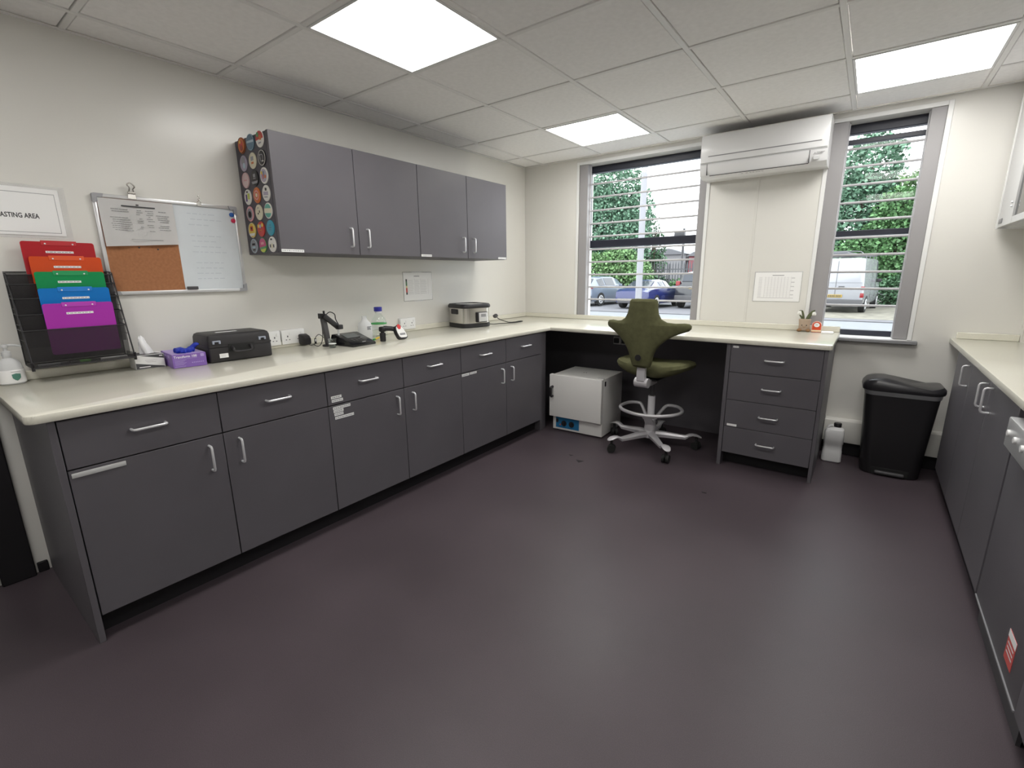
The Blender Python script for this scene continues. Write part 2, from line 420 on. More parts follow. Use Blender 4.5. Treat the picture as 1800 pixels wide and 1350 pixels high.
# ================================================================== BENCHES
# L-shaped worktop
def slab(poly, z0, z1, r=.006):
    t = B(); prism(t, poly, z0, z1, Matrix.Identity(4)); bmesh.ops.recalc_face_normals(t, faces=t.faces[:])
    bmesh.ops.bevel(t, geom=[e for e in t.edges], offset=r, segments=2, profile=.5, affect='EDGES'); return t
def round_poly(pts, rad):
    out = []; n = len(pts)
    for i, p in enumerate(pts):
        r = rad.get(i, 0); p = Vector(p)
        if not r: out.append(tuple(p)); continue
        a = (Vector(pts[i-1])-p).normalized(); c = (Vector(pts[(i+1) % n])-p).normalized()
        s = p+a*r; e = p+c*r; ctr = p+(a+c)*r
        for k in range(6):
            t = k/5; v = (s-ctr).lerp(e-ctr, t).normalized()*r; out.append(tuple(ctr+v))
    return out
wt = thing('worktop', 'cream speckled stone L-shaped worktop along the left wall and under the windows', 'worktop', (.4, -2, TOP))
pw('slab', slab(round_poly([(.001, -3.805), (.79, -3.805), (.79, -.77), (2.703, -.77), (2.703, -.001), (.001, -.001)], {1: .03, 3: .025}), .835, TOP), 'quartz', wt)
pw('upstand', bxn((.001, -3.80, TOP), (.02, -.021, .905), .003, 1), 'quartz', wt)
pw('upstand', bxn((.001, -.02, TOP), (2.70, -.001, .905), .003, 1), 'quartz', wt)
rw = thing('worktop', 'cream speckled stone worktop on the right hand cabinets', 'worktop', (3.6, -1.5, TOP))
pw('slab', bxn((3.274, -3.3, .835), (W-.001, -.001, TOP), .004), 'quartz', rw)
pw('upstand', bxn((3.30, -.02, TOP), (3.574, -.001, .905), .003, 1), 'quartz', rw)
pw('upstand', bxn((W-.02, -3.29, TOP), (W-.001, -.06, .905), .003, 1), 'quartz', rw)

# left base units: a drawer over a door, six in a row
FX = .77
PIT = .4795; Y0 = -3.735
unit_lab = ['slate base unit nearest the door with a long blank label on its door', 'second slate base unit from the near end, below the glove box',
            'slate base unit with six white label strips at its top left corner', 'slate base unit in the middle of the row, fourth from the near end',
            'slate base unit with two label strips along its door top, fifth from the near end', 'last slate base unit of the row, in the inner corner']
hside = [1, -1, 1, -1, 1, -1]
for k in range(6):
    y0 = Y0+PIT*k; y1 = y0+PIT; g = .0018
    t = thing('base_cabinet', unit_lab[k], 'cabinet', (.4, (y0+y1)/2, 0), group='slate base units under the long worktop')
    pw('body', bxn((.03, y0+.0005, .1), (FX-.021, y1-.0005, .833)), 'gap_dark', t)
    f = fr('L', (FX, y0, 0))
    dr = pw('drawer', bxn((FX-.02, y0+g, .6595), (FX, y1-g, .829), .0012, 1), 'slate', t)
    pw('handle', bow(f, PIT/2+(.0 if k else .0), .7535, .104, False), 'chrome', dr)
    do = pw('door', bxn((FX-.02, y0+g, .101), (FX, y1-g, .6545), .0012, 1), 'slate', t)
    pw('handle', bow(f, PIT-.058 if hside[k] > 0 else .058, .567, .104, True), 'chrome', do)
    if k == 0:
        pw('end_panel', bxn((.012, -3.757, 0), (FX+.004, -3.737, .8345), .0012, 1), 'slate', t)
        pw('label_strip', plate(B(), f, .008, .628, .155, .645, 0, .003, .0015), 'light_grey', t)
    if k == 2:
        for u0, v0, u1, P in ((.02, .690, .078, dr), (.022, .672, .085, dr), (.025, .634, .124, do), (.027, .618, .082, do), (.030, .601, .080, do), (.032, .582, .140, do)):
            strip(f, u0, v0, u1, v0+.0135, P)
    if k == 4:
        strip(f, -.125+.13, .634, .075, .650, do); strip(f, .083, .636, .150, .650, do)
pl = thing('plinth', 'black recessed plinth under the long row of base units', 'plinth', (.4, -2.3, 0))
pw('board', bxn((.66, -3.735, 0), (.70, -.86, .099)), 'plinth', pl)
fp = thing('filler_panel', 'dark filler panel closing the inner corner of the benches', 'panel', (.5, -.8, 0))
pw('board', bxn((.02, -.857, 0), (FX-.02, -.775, .833)), 'slate', fp)

# knee space and the four drawer unit under the window bench
kb = thing('back_panel', 'dark slate panel at the back of the knee space under the window bench', 'panel', (1.4, -.06, 0))
pw('board', bxn((.02, -.10, 0), (2.13, -.08, .833)), 'slate', kb)
pw('rail', bxn((.80, -.14, .79), (2.13, -.10, .834)), 'slate', kb)
du = thing('drawer_unit', 'slate unit of four drawers at the end of the window bench', 'cabinet', (2.4, -.45, 0))
pw('side_panel', bxn((2.134, -.75, 0), (2.158, -.10, .8345), .0012, 1), 'slate', du)
pw('side_panel', bxn((2.668, -.752, .0), (2.688, -.001, .8345), .0012, 1), 'slate', du)
pw('body', bxn((2.158, -.728, .095), (2.668, -.10, .8345)), 'gap_dark', du)
pw('plinth_board', bxn((2.158, -.66, 0), (2.668, -.63, .094)), 'plinth', du)
f = fr('B', (2.16, -.75, 0))
for k in range(4):
    z1 = .831-.1845*k; z0 = z1-.1815
    dr = pw('drawer', bxn((2.161, -.75, z0), (2.666, -.73, z1), .0012, 1), 'slate', du)
    pw('handle', bow(f, .256, z1-.088, .104, False), 'chrome', dr)
    if k == 0: strip(f, .012, z1-.022, .045, z1-.010, dr)
    if k == 2: strip(f, .018, z0+.004, .078, z0+.019, dr, ink=False)

# right hand row
RX = 3.29
rlab = ['slate cabinet door beside the black bin', 'middle slate cabinet of the right hand row', 'slate cabinet next to the glasswasher on the right']
for k in range(3):
    y1 = -.31-.48*k; y0 = y1-.48
    t = thing('base_cabinet', rlab[k], 'cabinet', (3.6, (y0+y1)/2, 0), group='slate base units on the right')
    pw('body', bxn((RX+.021, y0+.0005, .1), (W-.002, y1-.0005, .833)), 'gap_dark', t)
    do = pw('door', bxn((RX, y0+.0018, .101), (RX+.02, y1-.0018, .829), .0012, 1), 'slate', t)
    f = fr('N', (RX, y1, 0))
    pw('handle', bow(f, (.48-.052) if k < 2 else .060, .752, .104, True), 'chrome', do)
fp = thing('filler_panel', 'slate filler panel between the right cabinets and the window wall', 'panel', (3.5, -.15, 0))
pw('board', bxn((RX+.055, -.308, 0), (RX+.075, -.002, .833)), 'slate', fp)
pl = thing('plinth', 'black plinth under the right hand cabinets', 'plinth', (3.6, -1, 0))
pw('board', bxn((RX+.035, -1.748, 0), (RX+.06, -.31, .099)), 'plinth', pl)
dw = thing('glasswasher', 'dark fronted glasswasher with silver control panel at the right edge', 'dishwasher', (3.6, -2.05, 0))
pw('body', bxn((RX+.03, -2.36, .02), (W-.01, -1.755, .80)), 'dark_grey', dw)
pw('door', bxn((RX+.002, -2.358, .104), (RX+.03, -1.757, .690), .004), 'slate', dw)
cp = pw('control_panel', bxn((RX-.030, -2.358, .700), (RX+.03, -1.80, .800), .004), 'board_frame', dw)
for k in range(3): pw('knob', cyl(B(), (RX-.030, -1.84-.09*k, .752), (RX-.036, -1.84-.09*k, .752), .011, .010), 'white_plastic', cp)
pw('kickplate', bxn((RX+.02, -2.355, 0), (RX+.03, -1.76, .095)), 'dark_grey', dw)
f = fr('N', (RX+.002, -1.757, 0))
pw('door_trim', plate(B(), f, 0, .100, .6, .106, 0, .004), 'mid_grey', dw)
mat('sticker_red', (.62, .10, .09), .5)
st = pw('sticker', plate(B(), f, .42, .15, .50, .245, 0, .0012), 'sticker_red', dw, 'red and white warning sticker')
pw('sticker_head', plate(B(), f, .42, .222, .50, .245, .0012, .0016), 'paper', st)
tb = B()
for v in (.205, .19, .175): plate(tb, f, .43, v, .49, v+.005, .0012, .0016)
pw('lettering', tb, 'print_light', st)
t = thing('base_cabinet', 'slate cabinet nearest the camera on the right, beyond the frame', 'cabinet', (3.6, -2.85, 0), group='slate base units on the right')
pw('body', bxn((RX+.021, -3.28, .1), (W-.002, -2.365, .833)), 'gap_dark', t)
for y0, y1 in ((-3.28, -2.823), (-2.82, -2.365)): pw('door', bxn((RX, y0, .101), (RX+.02, y1, .829), .0012, 1), 'slate', t)
pw('plinth_board', bxn((RX+.06, -3.28, 0), (RX+.08, -2.365, .099)), 'plinth', t)

# right wall cabinet with dark pane
wc = thing('wall_cabinet', 'pale grey wall cabinet with dark glazed door at the upper right', 'cabinet', (3.6, -.6, 1.5))
pw('body', bxn((3.395, -1.50, 1.512), (W-.002, -.056, 2.275), .002, 1), 'light_grey', wc)
pw('side_panel', bxn((3.367, -.055, 1.508), (W-.002, -.034, 2.28), .002, 1), 'white_plastic', wc)
b = B()
for lo, hi in (((3.372, -.40, 1.515), (3.394, -.058, 2.272)), ((3.372, -1.49, 1.515), (3.394, -.40, 1.55)), ((3.372, -1.49, 2.1), (3.394, -.40, 2.272)), ((3.372, -1.49, 1.55), (3.394, -1.40, 2.1))):
    box(b, lo, hi, .002, 1)
fd = pw('door', b, 'light_grey', wc)
pw('pane', bxn((3.380, -1.40, 1.55), (3.386, -.40, 2.1)), 'dark_pane', fd)
pw('backing', bxn((3.388, -1.40, 1.55), (3.3945, -.40, 2.1)), 'gap_dark', fd)
f = fr('N', (3.372, -.058, 1.515))
pw('latch', plate(B(), f, .03, .02, .11, .045, 0, .004, .002), 'mid_grey', fd)
hb = B(); sph(hb, f @ Vector((.30, .11, .004)), .006); sph(hb, f @ Vector((.30, .09, .004)), .006)
pw('screw', hb, 'chrome', fd)

# upper cabinets on the left wall
ux = [(-2.70, -1.7285), (-1.7275, -.765)]
ulab = ['grey double wall cabinet with beer badge discs on its side', 'grey double wall cabinet nearest the windows']
for k, (y0, y1) in enumerate(ux):
    t = thing('wall_cabinet', ulab[k], 'cabinet', (.17, (y0+y1)/2, 1.4), group='grey wall cabinets over the worktop')
    pw('body', bxn((.001, y0+.001, 1.405), (.328, y1-.001, 1.99), .001, 1), 'slate_edge', t)
    ym = (y0+y1)/2; f = fr('L', (.35, y0, 0)); L = y1-y0
    for a, c, s in ((y0, ym, 1), (ym, y1, -1)):
        do = pw('door', bxn((.329, a+.0018, 1.407), (.35, c-.0018, 1.993), .0012, 1), 'slate', t)
        pw('handle', bow(f, (ym-y0)-s*.058, 1.503, .104, True), 'chrome', do)
        if k == 0 and s == 1: strip(f, .004, 1.410, .128, 1.424, do)
        if k == 1 and s == 1: strip(f, .004, 1.410, .10, 1.424, do)
        if k == 1 and s == -1: strip(f, L-.115, 1.410, L-.012, 1.424, do)

# ================================================================== round badges on the cabinet side
CC = dict(orange=(.62, .17, .04), red=(.55, .05, .04), dred=(.33, .05, .03), blue=(.10, .19, .28), pale=(.45, .58, .66), white=(.78, .77, .73), cream=(.72, .68, .52),
          green=(.10, .30, .12), black=(.02, .02, .022), grey=(.30, .30, .33), lilac=(.42, .38, .48), pink=(.70, .35, .38), palepink=(.70, .55, .55), yellow=(.75, .55, .08),
          lime=(.55, .62, .10), purple=(.10, .05, .22), teal=(.12, .42, .34), turq=(.05, .33, .45), sand=(.70, .55, .25), magenta=(.55, .08, .20), dgreen=(.05, .14, .06))
for n_, c_ in CC.items(): mat('badge_'+n_, c_, .3)
BD = [('orange', 'orange and red flame coloured disc badge with dark rim, top row by the wall', [('ring', .9, 1, 'black'), ('disc', 0, .1, .5, 'red'), ('disc', .1, -.3, .35, 'dred'), ('disc', -.2, .4, .2, 'yellow')]),
      ('blue', 'slate blue disc badge with a pale diagonal band, top row', [('band', -.05, .22, 'pale'), ('ring', .93, 1, 'pale')]),
      ('white', 'disc badge with red and green picture above white, top row by the door', [('band', -.05, .95, 'red'), ('disc', -.35, .55, .3, 'green'), ('disc', .25, .1, .3, 'orange'), ('rect', -.3, -.55, .3, -.4, 'grey')]),
      ('lilac', 'smoky grey and lilac disc badge by the wall, second row', [('disc', 0, .3, .5, 'grey'), ('disc', .2, -.3, .35, 'pale')]),
      ('cream', 'cream disc badge with small grey picture in the second row', [('rect', -.35, .0, .35, .5, 'grey'), ('rect', -.3, -.4, .3, -.15, 'orange')]),
      ('black', 'black disc badge with white line drawing in the second row', [('ring', .86, .92, 'white'), ('rect', -.4, -.2, -.3, .5, 'white'), ('ring', .35, .45, 'grey'), ('rect', .1, -.5, .45, -.38, 'white')]),
      ('palepink', 'pale pink plain disc badge by the wall, third row', [('rect', -.4, -.08, .4, .08, 'pink'), ('ring', .94, 1, 'pink')]),
      ('black', 'black disc badge with grey lettering in the third row', [('rect', -.3, .1, .3, .5, 'grey'), ('rect', -.35, -.1, .35, .0, 'grey'), ('band', -.7, -.4, 'grey')]),
      ('white', 'white rimmed disc badge with brightly coloured figures in the third row', [('disc', 0, 0, .8, 'lilac'), ('rect', -.3, -.4, -.1, .2, 'red'), ('rect', 0, -.3, .2, .5, 'blue'), ('disc', .4, -.2, .22, 'orange'), ('disc', -.4, .4, .2, 'yellow')]),
      ('white', 'white disc badge with purple and yellow-green bars by the wall, fourth row', [('rect', -.5, -.55, -.1, .35, 'purple'), ('rect', .05, -.3, .6, .45, 'lime'), ('rect', -.15, .55, .2, .75, 'black')]),
      ('orange', 'plain orange disc badge in the fourth row', [('ring', .45, .6, 'pink'), ('disc', 0, 0, .25, 'cream')]),
      ('white', 'white disc badge with lilac skyline in the fourth row', [('rect', -.6, -.25, .6, .2, 'lilac'), ('rect', -.15, .3, .25, .65, 'black'), ('rect', -.4, -.55, .4, -.4, 'grey')]),
      ('pink', 'pink rimmed disc badge with dark centre by the wall, fifth row', [('disc', 0, -.05, .75, 'grey'), ('disc', .05, -.1, .45, 'black')]),
      ('cream', 'cream disc badge with two small black marks in the fifth row', [('rect', -.3, -.25, .0, -.05, 'black'), ('rect', .15, -.1, .35, .2, 'black'), ('rect', -.15, .5, .15, .62, 'grey')]),
      ('white', 'green and cream disc badge with white rim in the fifth row', [('disc', 0, 0, .86, 'teal'), ('band', -.3, .3, 'cream')]),
      ('yellow', 'yellow disc badge with red and black figure by the wall, sixth row', [('ring', .92, 1, 'white'), ('rect', -.35, -.1, .35, .5, 'red'), ('rect', -.2, .1, .2, .35, 'black'), ('band', -.75, -.4, 'white')]),
      ('red', 'red disc badge with yellow shoulders in the sixth row', [('disc', -.55, .45, .25, 'yellow'), ('disc', .55, .45, .25, 'yellow'), ('disc', 0, .35, .25, 'lilac'), ('rect', -.4, -.25, .4, -.1, 'orange')]),
      ('turq', 'turquoise disc badge in the sixth row', [('rect', -.35, -.3, .3, -.2, 'blue'), ('rect', -.3, -.05, .3, .1, 'blue'), ('rect', -.2, .3, .2, .4, 'blue')]),
      ('grey', 'grey lettered disc badge by the wall, bottom row', [('ring', .85, .92, 'pale'), ('rect', -.4, .1, .4, .35, 'black'), ('rect', -.45, -.3, .45, -.05, 'pale'), ('rect', -.3, -.6, .3, -.45, 'black')]),
      ('green', 'disc badge pink above and lime green below in the bottom row', [('band', -.2, .95, 'magenta'), ('band', -.95, -.5, 'lime'), ('rect', -.4, .1, .4, .4, 'pink')]),
      ('white', 'white disc badge with black figures by the door, bottom row', [('rect', -.55, -.4, -.3, .0, 'black'), ('rect', .3, -.4, .55, .0, 'black'), ('rect', -.2, -.5, .2, .1, 'cream'), ('rect', -.25, .55, .15, .75, 'black')])]
BX = (.076, .176, .275); BZ = (1.960, 1.872, 1.788, 1.7035, 1.618, 1.533, 1.450)
RB = .0395
def chord(v0, v1, r):
    v0 = max(v0, -r); v1 = min(v1, r); pts = []
    for k in range(9): v = v0+(v1-v0)*k/8; pts.append((math.sqrt(max(r*r-v*v, 0)), v))
    for k in range(9): v = v1+(v0-v1)*k/8; pts.append((-math.sqrt(max(r*r-v*v, 0)), v))
    out = []
    for q in pts:
        if not out or (abs(q[0]-out[-1][0])+abs(q[1]-out[-1][1])) > 1e-5: out.append(q)
    if abs(out[0][0]-out[-1][0])+abs(out[0][1]-out[-1][1]) < 1e-5: out.pop()
    return out
for i, (base, lab, deco) in enumerate(BD):
    cx, cz = BX[i % 3], BZ[i//3]
    t = thing('disc_badge', lab, 'badge', (cx, -2.7, cz), group='round badges on the cabinet side')
    f = fr('B', (0, .0005, 0)) @ Matrix.Rotation(R((i*37) % 11-5), 4, 'Z')
    bm = B(); n = 32
    for rr_, d in ((1, 0), (1, .003), (.93, .0045), (.0, .005)): pass
    lathe(bm, [(RB, 0), (RB, .003), (RB*.95, .0042), (RB*.5, .0048)], n=n); bm.transform(f)
    obj('disc', bm, 'badge_'+base, t)
    for q, dd in enumerate(deco):
        bm = B(); d0 = .0040+.0004*q; d1 = .0052+.0004*q
        if dd[0] == 'ring':
            r0, r1 = dd[1]*RB, dd[2]*RB
            if r1 >= RB: r1 = RB*.97; 
            sec = [[f @ Vector((r*math.cos(a), r*math.sin(a), d)) for r, d in ((r0, d0), (r1, d0), (r1, d1), (r0, d1))] for a in [2*PI*k/28 for k in range(29)]]
            loft(bm, sec, cap=False)
        elif dd[0] == 'band': prism(bm, chord(dd[1]*RB, dd[2]*RB, RB*.93), d0, d1, f)
        elif dd[0] == 'rect': prism(bm, [(dd[1]*RB, dd[2]*RB), (dd[3]*RB, dd[2]*RB), (dd[3]*RB, dd[4]*RB), (dd[1]*RB, dd[4]*RB)], d0, d1, f)
        elif dd[0] == 'disc': prism(bm, [(dd[1]*RB+dd[3]*RB*math.cos(2*PI*k/18), dd[2]*RB+dd[3]*RB*math.sin(2*PI*k/18)) for k in range(18)], d0, d1, f)
        obj('print', bm, 'badge_'+dd[-1], t)

# ================================================================== AIR CONDITIONER
mat('ac_white', (.78, .78, .785), .22, spec=.5, coat=.3)
ac = thing('air_conditioner', 'white wall mounted air conditioner between the two windows', 'air conditioner', (2.11, 0, 1.92))
prof = [(0, 1.957), (-.10, 1.953), (-.165, 1.956), (-.205, 1.975), (-.218, 2.01), (-.222, 2.10), (-.22, 2.228), (-.205, 2.244), (0, 2.244)]
def acx(x, s=1): return [Vector((x, y, z)) for y, z in prof]
b = B(); loft(b, [acx(1.722), acx(2.505)])
pw('casing', b, 'ac_white', ac)
f = fr('B', (1.722, -.2215, 0))
pw('front_panel', plate(B(), f, .004, 2.055, .779, 2.236, -.004, .006, .004), 'ac_white', ac)
pw('slot', plate(B(), f, .055, 2.092, .745, 2.098, .0055, .0068), 'mid_grey', ac)
b = B(); plate(b, f, .002, 2.049, .781, 2.0535, .0, .002); pw('joint', b, 'light_grey', ac)
vp = [(-.2235, 2.042), (-.2195, 2.004), (-.207, 1.972), (-.203, 1.970), (-.214, 2.004), (-.216, 2.042)]
b = B(); loft(b, [[Vector((x, y-.003, z)) for y, z in vp] for x in (1.775, 2.405)])
va = pw('air_vane', b, 'ac_white', ac)
b = B(); box(b, (1.771, -.2245, 1.972), (1.7745, -.21, 2.046)); box(b, (2.4055, -.2245, 1.968), (2.409, -.21, 2.046)); tube(b, [(1.79, -.2105, 1.9675), (2.405, -.2105, 1.9675)], .0022, 6)
pw('vane_joint', b, 'dark_grey', ac)
# maker's mark: three diamonds and lettering, and the note under the vane
lg = B(); fl = fr('B', (2.437, -.2228, 2.022))
def diamond(c, a, L=.0062):
    ax = Vector((math.cos(a), math.sin(a))); n_ = Vector((-ax.y, ax.x)); c = Vector(c)
    return [tuple(c), tuple(c+ax*L*.5*1.1+n_*L*.32), tuple(c+ax*L*1.1), tuple(c+ax*L*.5*1.1-n_*L*.32)]
for a in (90, 210, 330): prism(lg, diamond((0, 0), R(a)), .0, .0015, fl)
pw('emblem', lg, 'mid_grey', ac)
pw('lettering', text_bm('MITSUBISHI', .0085, fr('B', (2.446, -.2230, 2.024)), .001), 'mid_grey', ac)
pw('lettering', text_bm('ELECTRIC', .0085, fr('B', (2.446, -.2230, 2.016)), .001), 'mid_grey', ac)
pw('receiver_window', bxn((2.43, -.2215, 1.985), (2.463, -.216, 2.006), .001, 1), 'light_grey', ac)
b = B()
for k, x in enumerate((2.0, 2.03, 2.055, 2.072, 2.092, 2.11, 2.128)): box(b, (x, -.198, 1.9585), (x+.013, -.190, 1.9600))
pw('lettering', b, 'mid_grey', ac)

# ================================================================== NOTICES ON THE WALLS
def lines(f, rows, parent, m='print_mid', d=.0012):
    """rows of short printed words: (u0, u1, v, h)"""
    b = B(); random.seed(len(rows))
    for u0, u1, v, h in rows:
        u = u0
        while u < u1-.002:
            l = min(random.uniform(2.5, 7)*h, u1-u); plate(b, f, u, v, u+l, v+h, d, d+.0004); u += l+h*.9
    return pw('lettering', b, m, parent)
# notice on the window wall
t = thing('notice', 'laminated table notice on the wall under the air conditioner', 'notice', (2.28, 0, 1.065))
f = fr('B', (2.122, -.001, 1.065))
pw('pouch', plate(B(), f, 0, 0, .312, .220, 0, .0012), 'clear_pouch', t)
pw('sheet', plate(B(), f, .005, .005, .307, .215, .0012, .0022), 'paper', t)
b = B(); plate(b, f, .0, .2165, .312, .220, .0012, .003); plate(b, f, 0, 0, .0025, .22, .0012, .003); plate(b, f, .03, .028, .268, .0315, .0022, .003)
pw('border', b, 'print_light', t)
b = B()
for k in range(9): plate(b, f, .075+.021*k, .032, .0765+.021*k, .182, .0022, .0027)
for k in range(16): plate(b, f, .032, .038+.0092*k, .055, .0405+.0092*k, .0022, .0027)
for k in range(5): plate(b, f, .245, .05+.03*k, .266, .056+.03*k, .0022, .0027)
for k in range(12): plate(b, f, .072, .044+.0118*k, .24, .0450+.0118*k, .0022, .0026)
pw('table', b, 'print_light', t); 
pw('heading', plate(B(), f, .12, .190, .195, .195, .0022, .0027), 'print_mid', t)
# colour scale sheet on left wall
t = thing('notice', 'small laminated sheet with a green to red colour scale on the left wall', 'notice', (0, -1.46, 1.09))
f = fr('L', (.001, -1.605, 1.090))
pw('pouch', plate(B(), f, 0, 0, .300, .222, 0, .0012), 'clear_pouch', t)
pw('sheet', plate(B(), f, .006, .006, .294, .216, .0012, .002), 'paper', t)
for k, c_ in enumerate(('black', 'red', 'red', 'sand', 'dgreen', 'dgreen', 'black')):
    pw('scale_patch', plate(B(), f, .026, .052+.0165*k, .040, .0685+.0165*k, .002, .0026), 'badge_'+c_, t)
b = B()
for u in (.05, .115, .175, .255): plate(b, f, u, .05, u+.0015, .17, .002, .0025)
for k in range(9):
    for u0, u1 in ((.055, .105), (.12, .165), (.18, .24)): plate(b, f, u0, .056+.0125*k, u1-.004*(k % 3), .0585+.0125*k, .002, .0024)
pw('table', b, 'print_light', t)
pw('heading', plate(B(), f, .11, .186, .165, .192, .002, .0026), 'print_mid', t)
b = B(); plate(b, f, .09, .2165, .19, .2235, .0012, .003, .0008, 1); plate(b, f, .10, -.003, .19, .004, .0012, .003, .0008, 1)
pw('tape', b, 'light_grey', t)
# tasting area sign
t = thing('sign', 'laminated paper sign reading TASTING AREA above the file rack', 'sign', (0, -3.60, 1.45))
f = fr('L', (.001, -3.805, 1.450))
pw('pouch', plate(B(), f, 0, 0, .366, .213, 0, .0012), 'clear_pouch', t)
pw('sheet', plate(B(), f, .02, .012, .345, .200, .0012, .002), 'paper', t)
b = B()
for u0, v0, u1, v1 in ((.05, .0225, .331, .0245), (.05, .1785, .331, .1805), (.05, .0225, .0515, .1805), (.3295, .0225, .331, .1805)): plate(b, f, u0, v0, u1, v1, .002, .0026)
pw('border', b, 'print_mid', t)
pw('lettering', text_bm('TASTING AREA', .0262, fr('L', (.0032, -3.534, 1.530)) @ Matrix.Diagonal((.70, 1, 1, 1)), .0006, 'RIGHT', .0006), 'print_dark', t)
# scrap of another sheet at the extreme left
# ------------------------------------------------------------------ whiteboard
wb = thing('whiteboard', 'half cork half white memo board on the left wall', 'board', (0, -3.05, 1.2))
y0, y1, z0, z1 = -3.352, -2.744, 1.207, 1.655
pw('board', bxn((.002, y0+.01, z0+.01), (.009, y1-.01, z1-.01)), 'whiteboard', wb)
ck = pw('cork_panel', bxn((.009, y0+.016, z0+.016), (.0105, -3.045, z1-.016)), 'cork', wb)
for k in range(2): pw('pin_mark', sph(B(), (.0105, -3.21+.075*k, 1.425-.006*k), .004, scale=(.5, 1, 1)), 'print_dark', ck)
b = B()
box(b, (.002, y0+.035, z1-.016), (.016, y1-.035, z1), .002); box(b, (.002, y0+.035, z0), (.018, y1-.035, z0+.016), .002)
box(b, (.002, y0, z0+.035), (.016, y0+.015, z1-.035), .002); box(b, (.002, y1-.015, z0+.035), (.016, y1, z1-.035), .002)
pw('frame', b, 'board_frame', wb)
for sy, sz in ((0, 0), (0, 1), (1, 0), (1, 1)):
    yc = y0 if sy == 0 else y1; zc = z0 if sz == 0 else z1; s1 = 1 if sy == 0 else -1; s2 = 1 if sz == 0 else -1
    b = B(); pts = [(0, .008), (.002, .002), (.008, 0), (.042, 0), (.036, .017), (.017, .017), (.017, .036), (0, .042)]
    prism(b, [(yc+s1*u, zc+s2*v) for u, v in pts], .0, .0195, fr('L', (.001, 0, 0)))
    pw('corner_cap', b, 'corner_grey', wb)
f = fr('L', (.0091, 0, 0)); b = B(); random.seed(3)
for k in range(13):
    v = 1.60-.027*k
    if k in (3, 8): continue
    u = -2.99+random.uniform(0, .02)
    while u < -2.83-random.uniform(0, .06):
        l = random.uniform(.01, .03); plate(b, f, u, v, u+l, v+.004, 0, .0002); u += l+.008
pw('faded_writing', b, mat('faded_ink', (.52, .56, .61), .4), wb, kind='stuff')
t = thing('whiteboard_eraser', 'small dark whiteboard eraser at the bottom of the memo board', 'eraser', (.012, -3.01, z0+.017))
pw('pad', bxn((.0108, -3.038, z0+.0165), (.026, -2.990, z0+.032), .002), 'dark_grey', t)
pw('felt', bxn((.0095, -3.037, z0+.0165), (.0107, -2.991, z0+.031)), 'mid_grey', t)
for nm, yy, zz, c_ in (('blue', -2.772, 1.612, (.02, .10, .38)), ('red', -2.767, 1.582, (.60, .03, .09))):
    t = thing('magnet', nm+' round magnet on the memo board', 'magnet', (.012, yy, zz), group='board magnets')
    b = B(); lathe(b, [(.010, 0), (.0115, .002), (.0115, .006), (.009, .008), (.003, .0085)], n=18); b.transform(Matrix.Translation((.0092-.012, 0, 0)) @ Matrix.Rotation(PI/2, 4, 'Y'))
    obj('cap', b, mat('magnet_'+nm, c_, .25), t)
# paper clipped on the cork half
t = thing('paper_chart', 'printed paper chart hanging over the cork half of the memo board', 'paper', (.02, -3.19, 1.43))
bm = B(); nn = 10
for i in range(nn+1):
    for j in range(5):
        y = -3.3365+.2915*i/nn; z = 1.425+(1.637-1.425)*j/4+(.020*(i/nn) if j == 0 else 0)
        x = .0185+.006*math.sin(i*1.1)*(1-j/4)+.008*(1-j/4)
        bm.verts.new((x, y+.004*(1-j/4)*0, z))
bm.verts.ensure_lookup_table()
for i in range(nn):
    for j in range(4):
        a = i*5+j; bm.faces.new([bm.verts[a], bm.verts[a+5], bm.verts[a+6], bm.verts[a+1]])
bmesh.ops.solidify(bm, geom=bm.faces[:], thickness=.0006)
pw('sheet', bm, 'paper', t)
f = fr('L', (.0275, -3.338, 1.43)); 
pw('heading', lines(f, [], t) if False else plate(B(), f, .085, .176, .215, .1815, -.006, -.0045), 'print_dark', t)
pw('heading', plate(B(), f, .142, .184, .152, .190, -.007, -.0055), 'print_dark', t)
b = B(); random.seed(5)
for k in range(11):
    v = .162-.0092*k; d0 = -.0055+.0065*(k/16); 
    for u0, u1 in ((.035, .115), (.135, .162), (.172, .205), (.215, .268)):
        if random.random() < .22 and k: continue
        u = u0+random.uniform(0, .012)
        while u < u1-.004-random.uniform(0, .01):
            l = random.uniform(.006, .014); plate(b, f, u, v, min(u+l, u1), v+.0022, d0, d0+.0016); u += l+.002
plate(b, f, .10, .030, .225, .0315, .0035, .0055)
pw('lettering', b, 'print_mid', t)
# two wire clips on the top rail
for lab, yy, zz, s in (('silver bulldog clip over the paper on the memo board', -3.205, 1.655, 1.0), ('small wire clip over the white half of the memo board', -2.925, 1.652, .8)):
    t = thing('clip', lab, 'clip', (.015, yy, zz), group='clips on the memo board')
    if s == 1.0:
        b = B(); prism(b, [(-.016, -.012), (.016, -.012), (.013, .012), (-.013, .012)], .008, .010, fr('L', (-.003, 0, 0))); obj('jaw', b, 'steel', t)
        b = B(); tube(b, smooth_path([(.006, -.012, .01), (.012, -.006, .035), (.014, -.014, .048), (.016, .0, .056), (.014, .014, .042), (.012, .006, .03), (.006, .012, .01)], 4), .0032, 6); obj('lever', b, 'steel', t)
        obj('spring', cyl(B(), (.008, -.014, .014), (.008, .014, .014), .006, n=10), 'steel', t)
    else:
        obj('jaw', bxn((.0005, -.010, -.012), (.005, .010, .006), .001, 1), 'steel', t)
        b = B(); tube(b, smooth_path([(.004, -.010, .005), (.008, .004, .022), (.010, -.004, .036), (.010, .004, .038), (.008, -.003, .02), (.004, .010, .005)], 4), .0016, 6); obj('lever', b, 'steel', t)

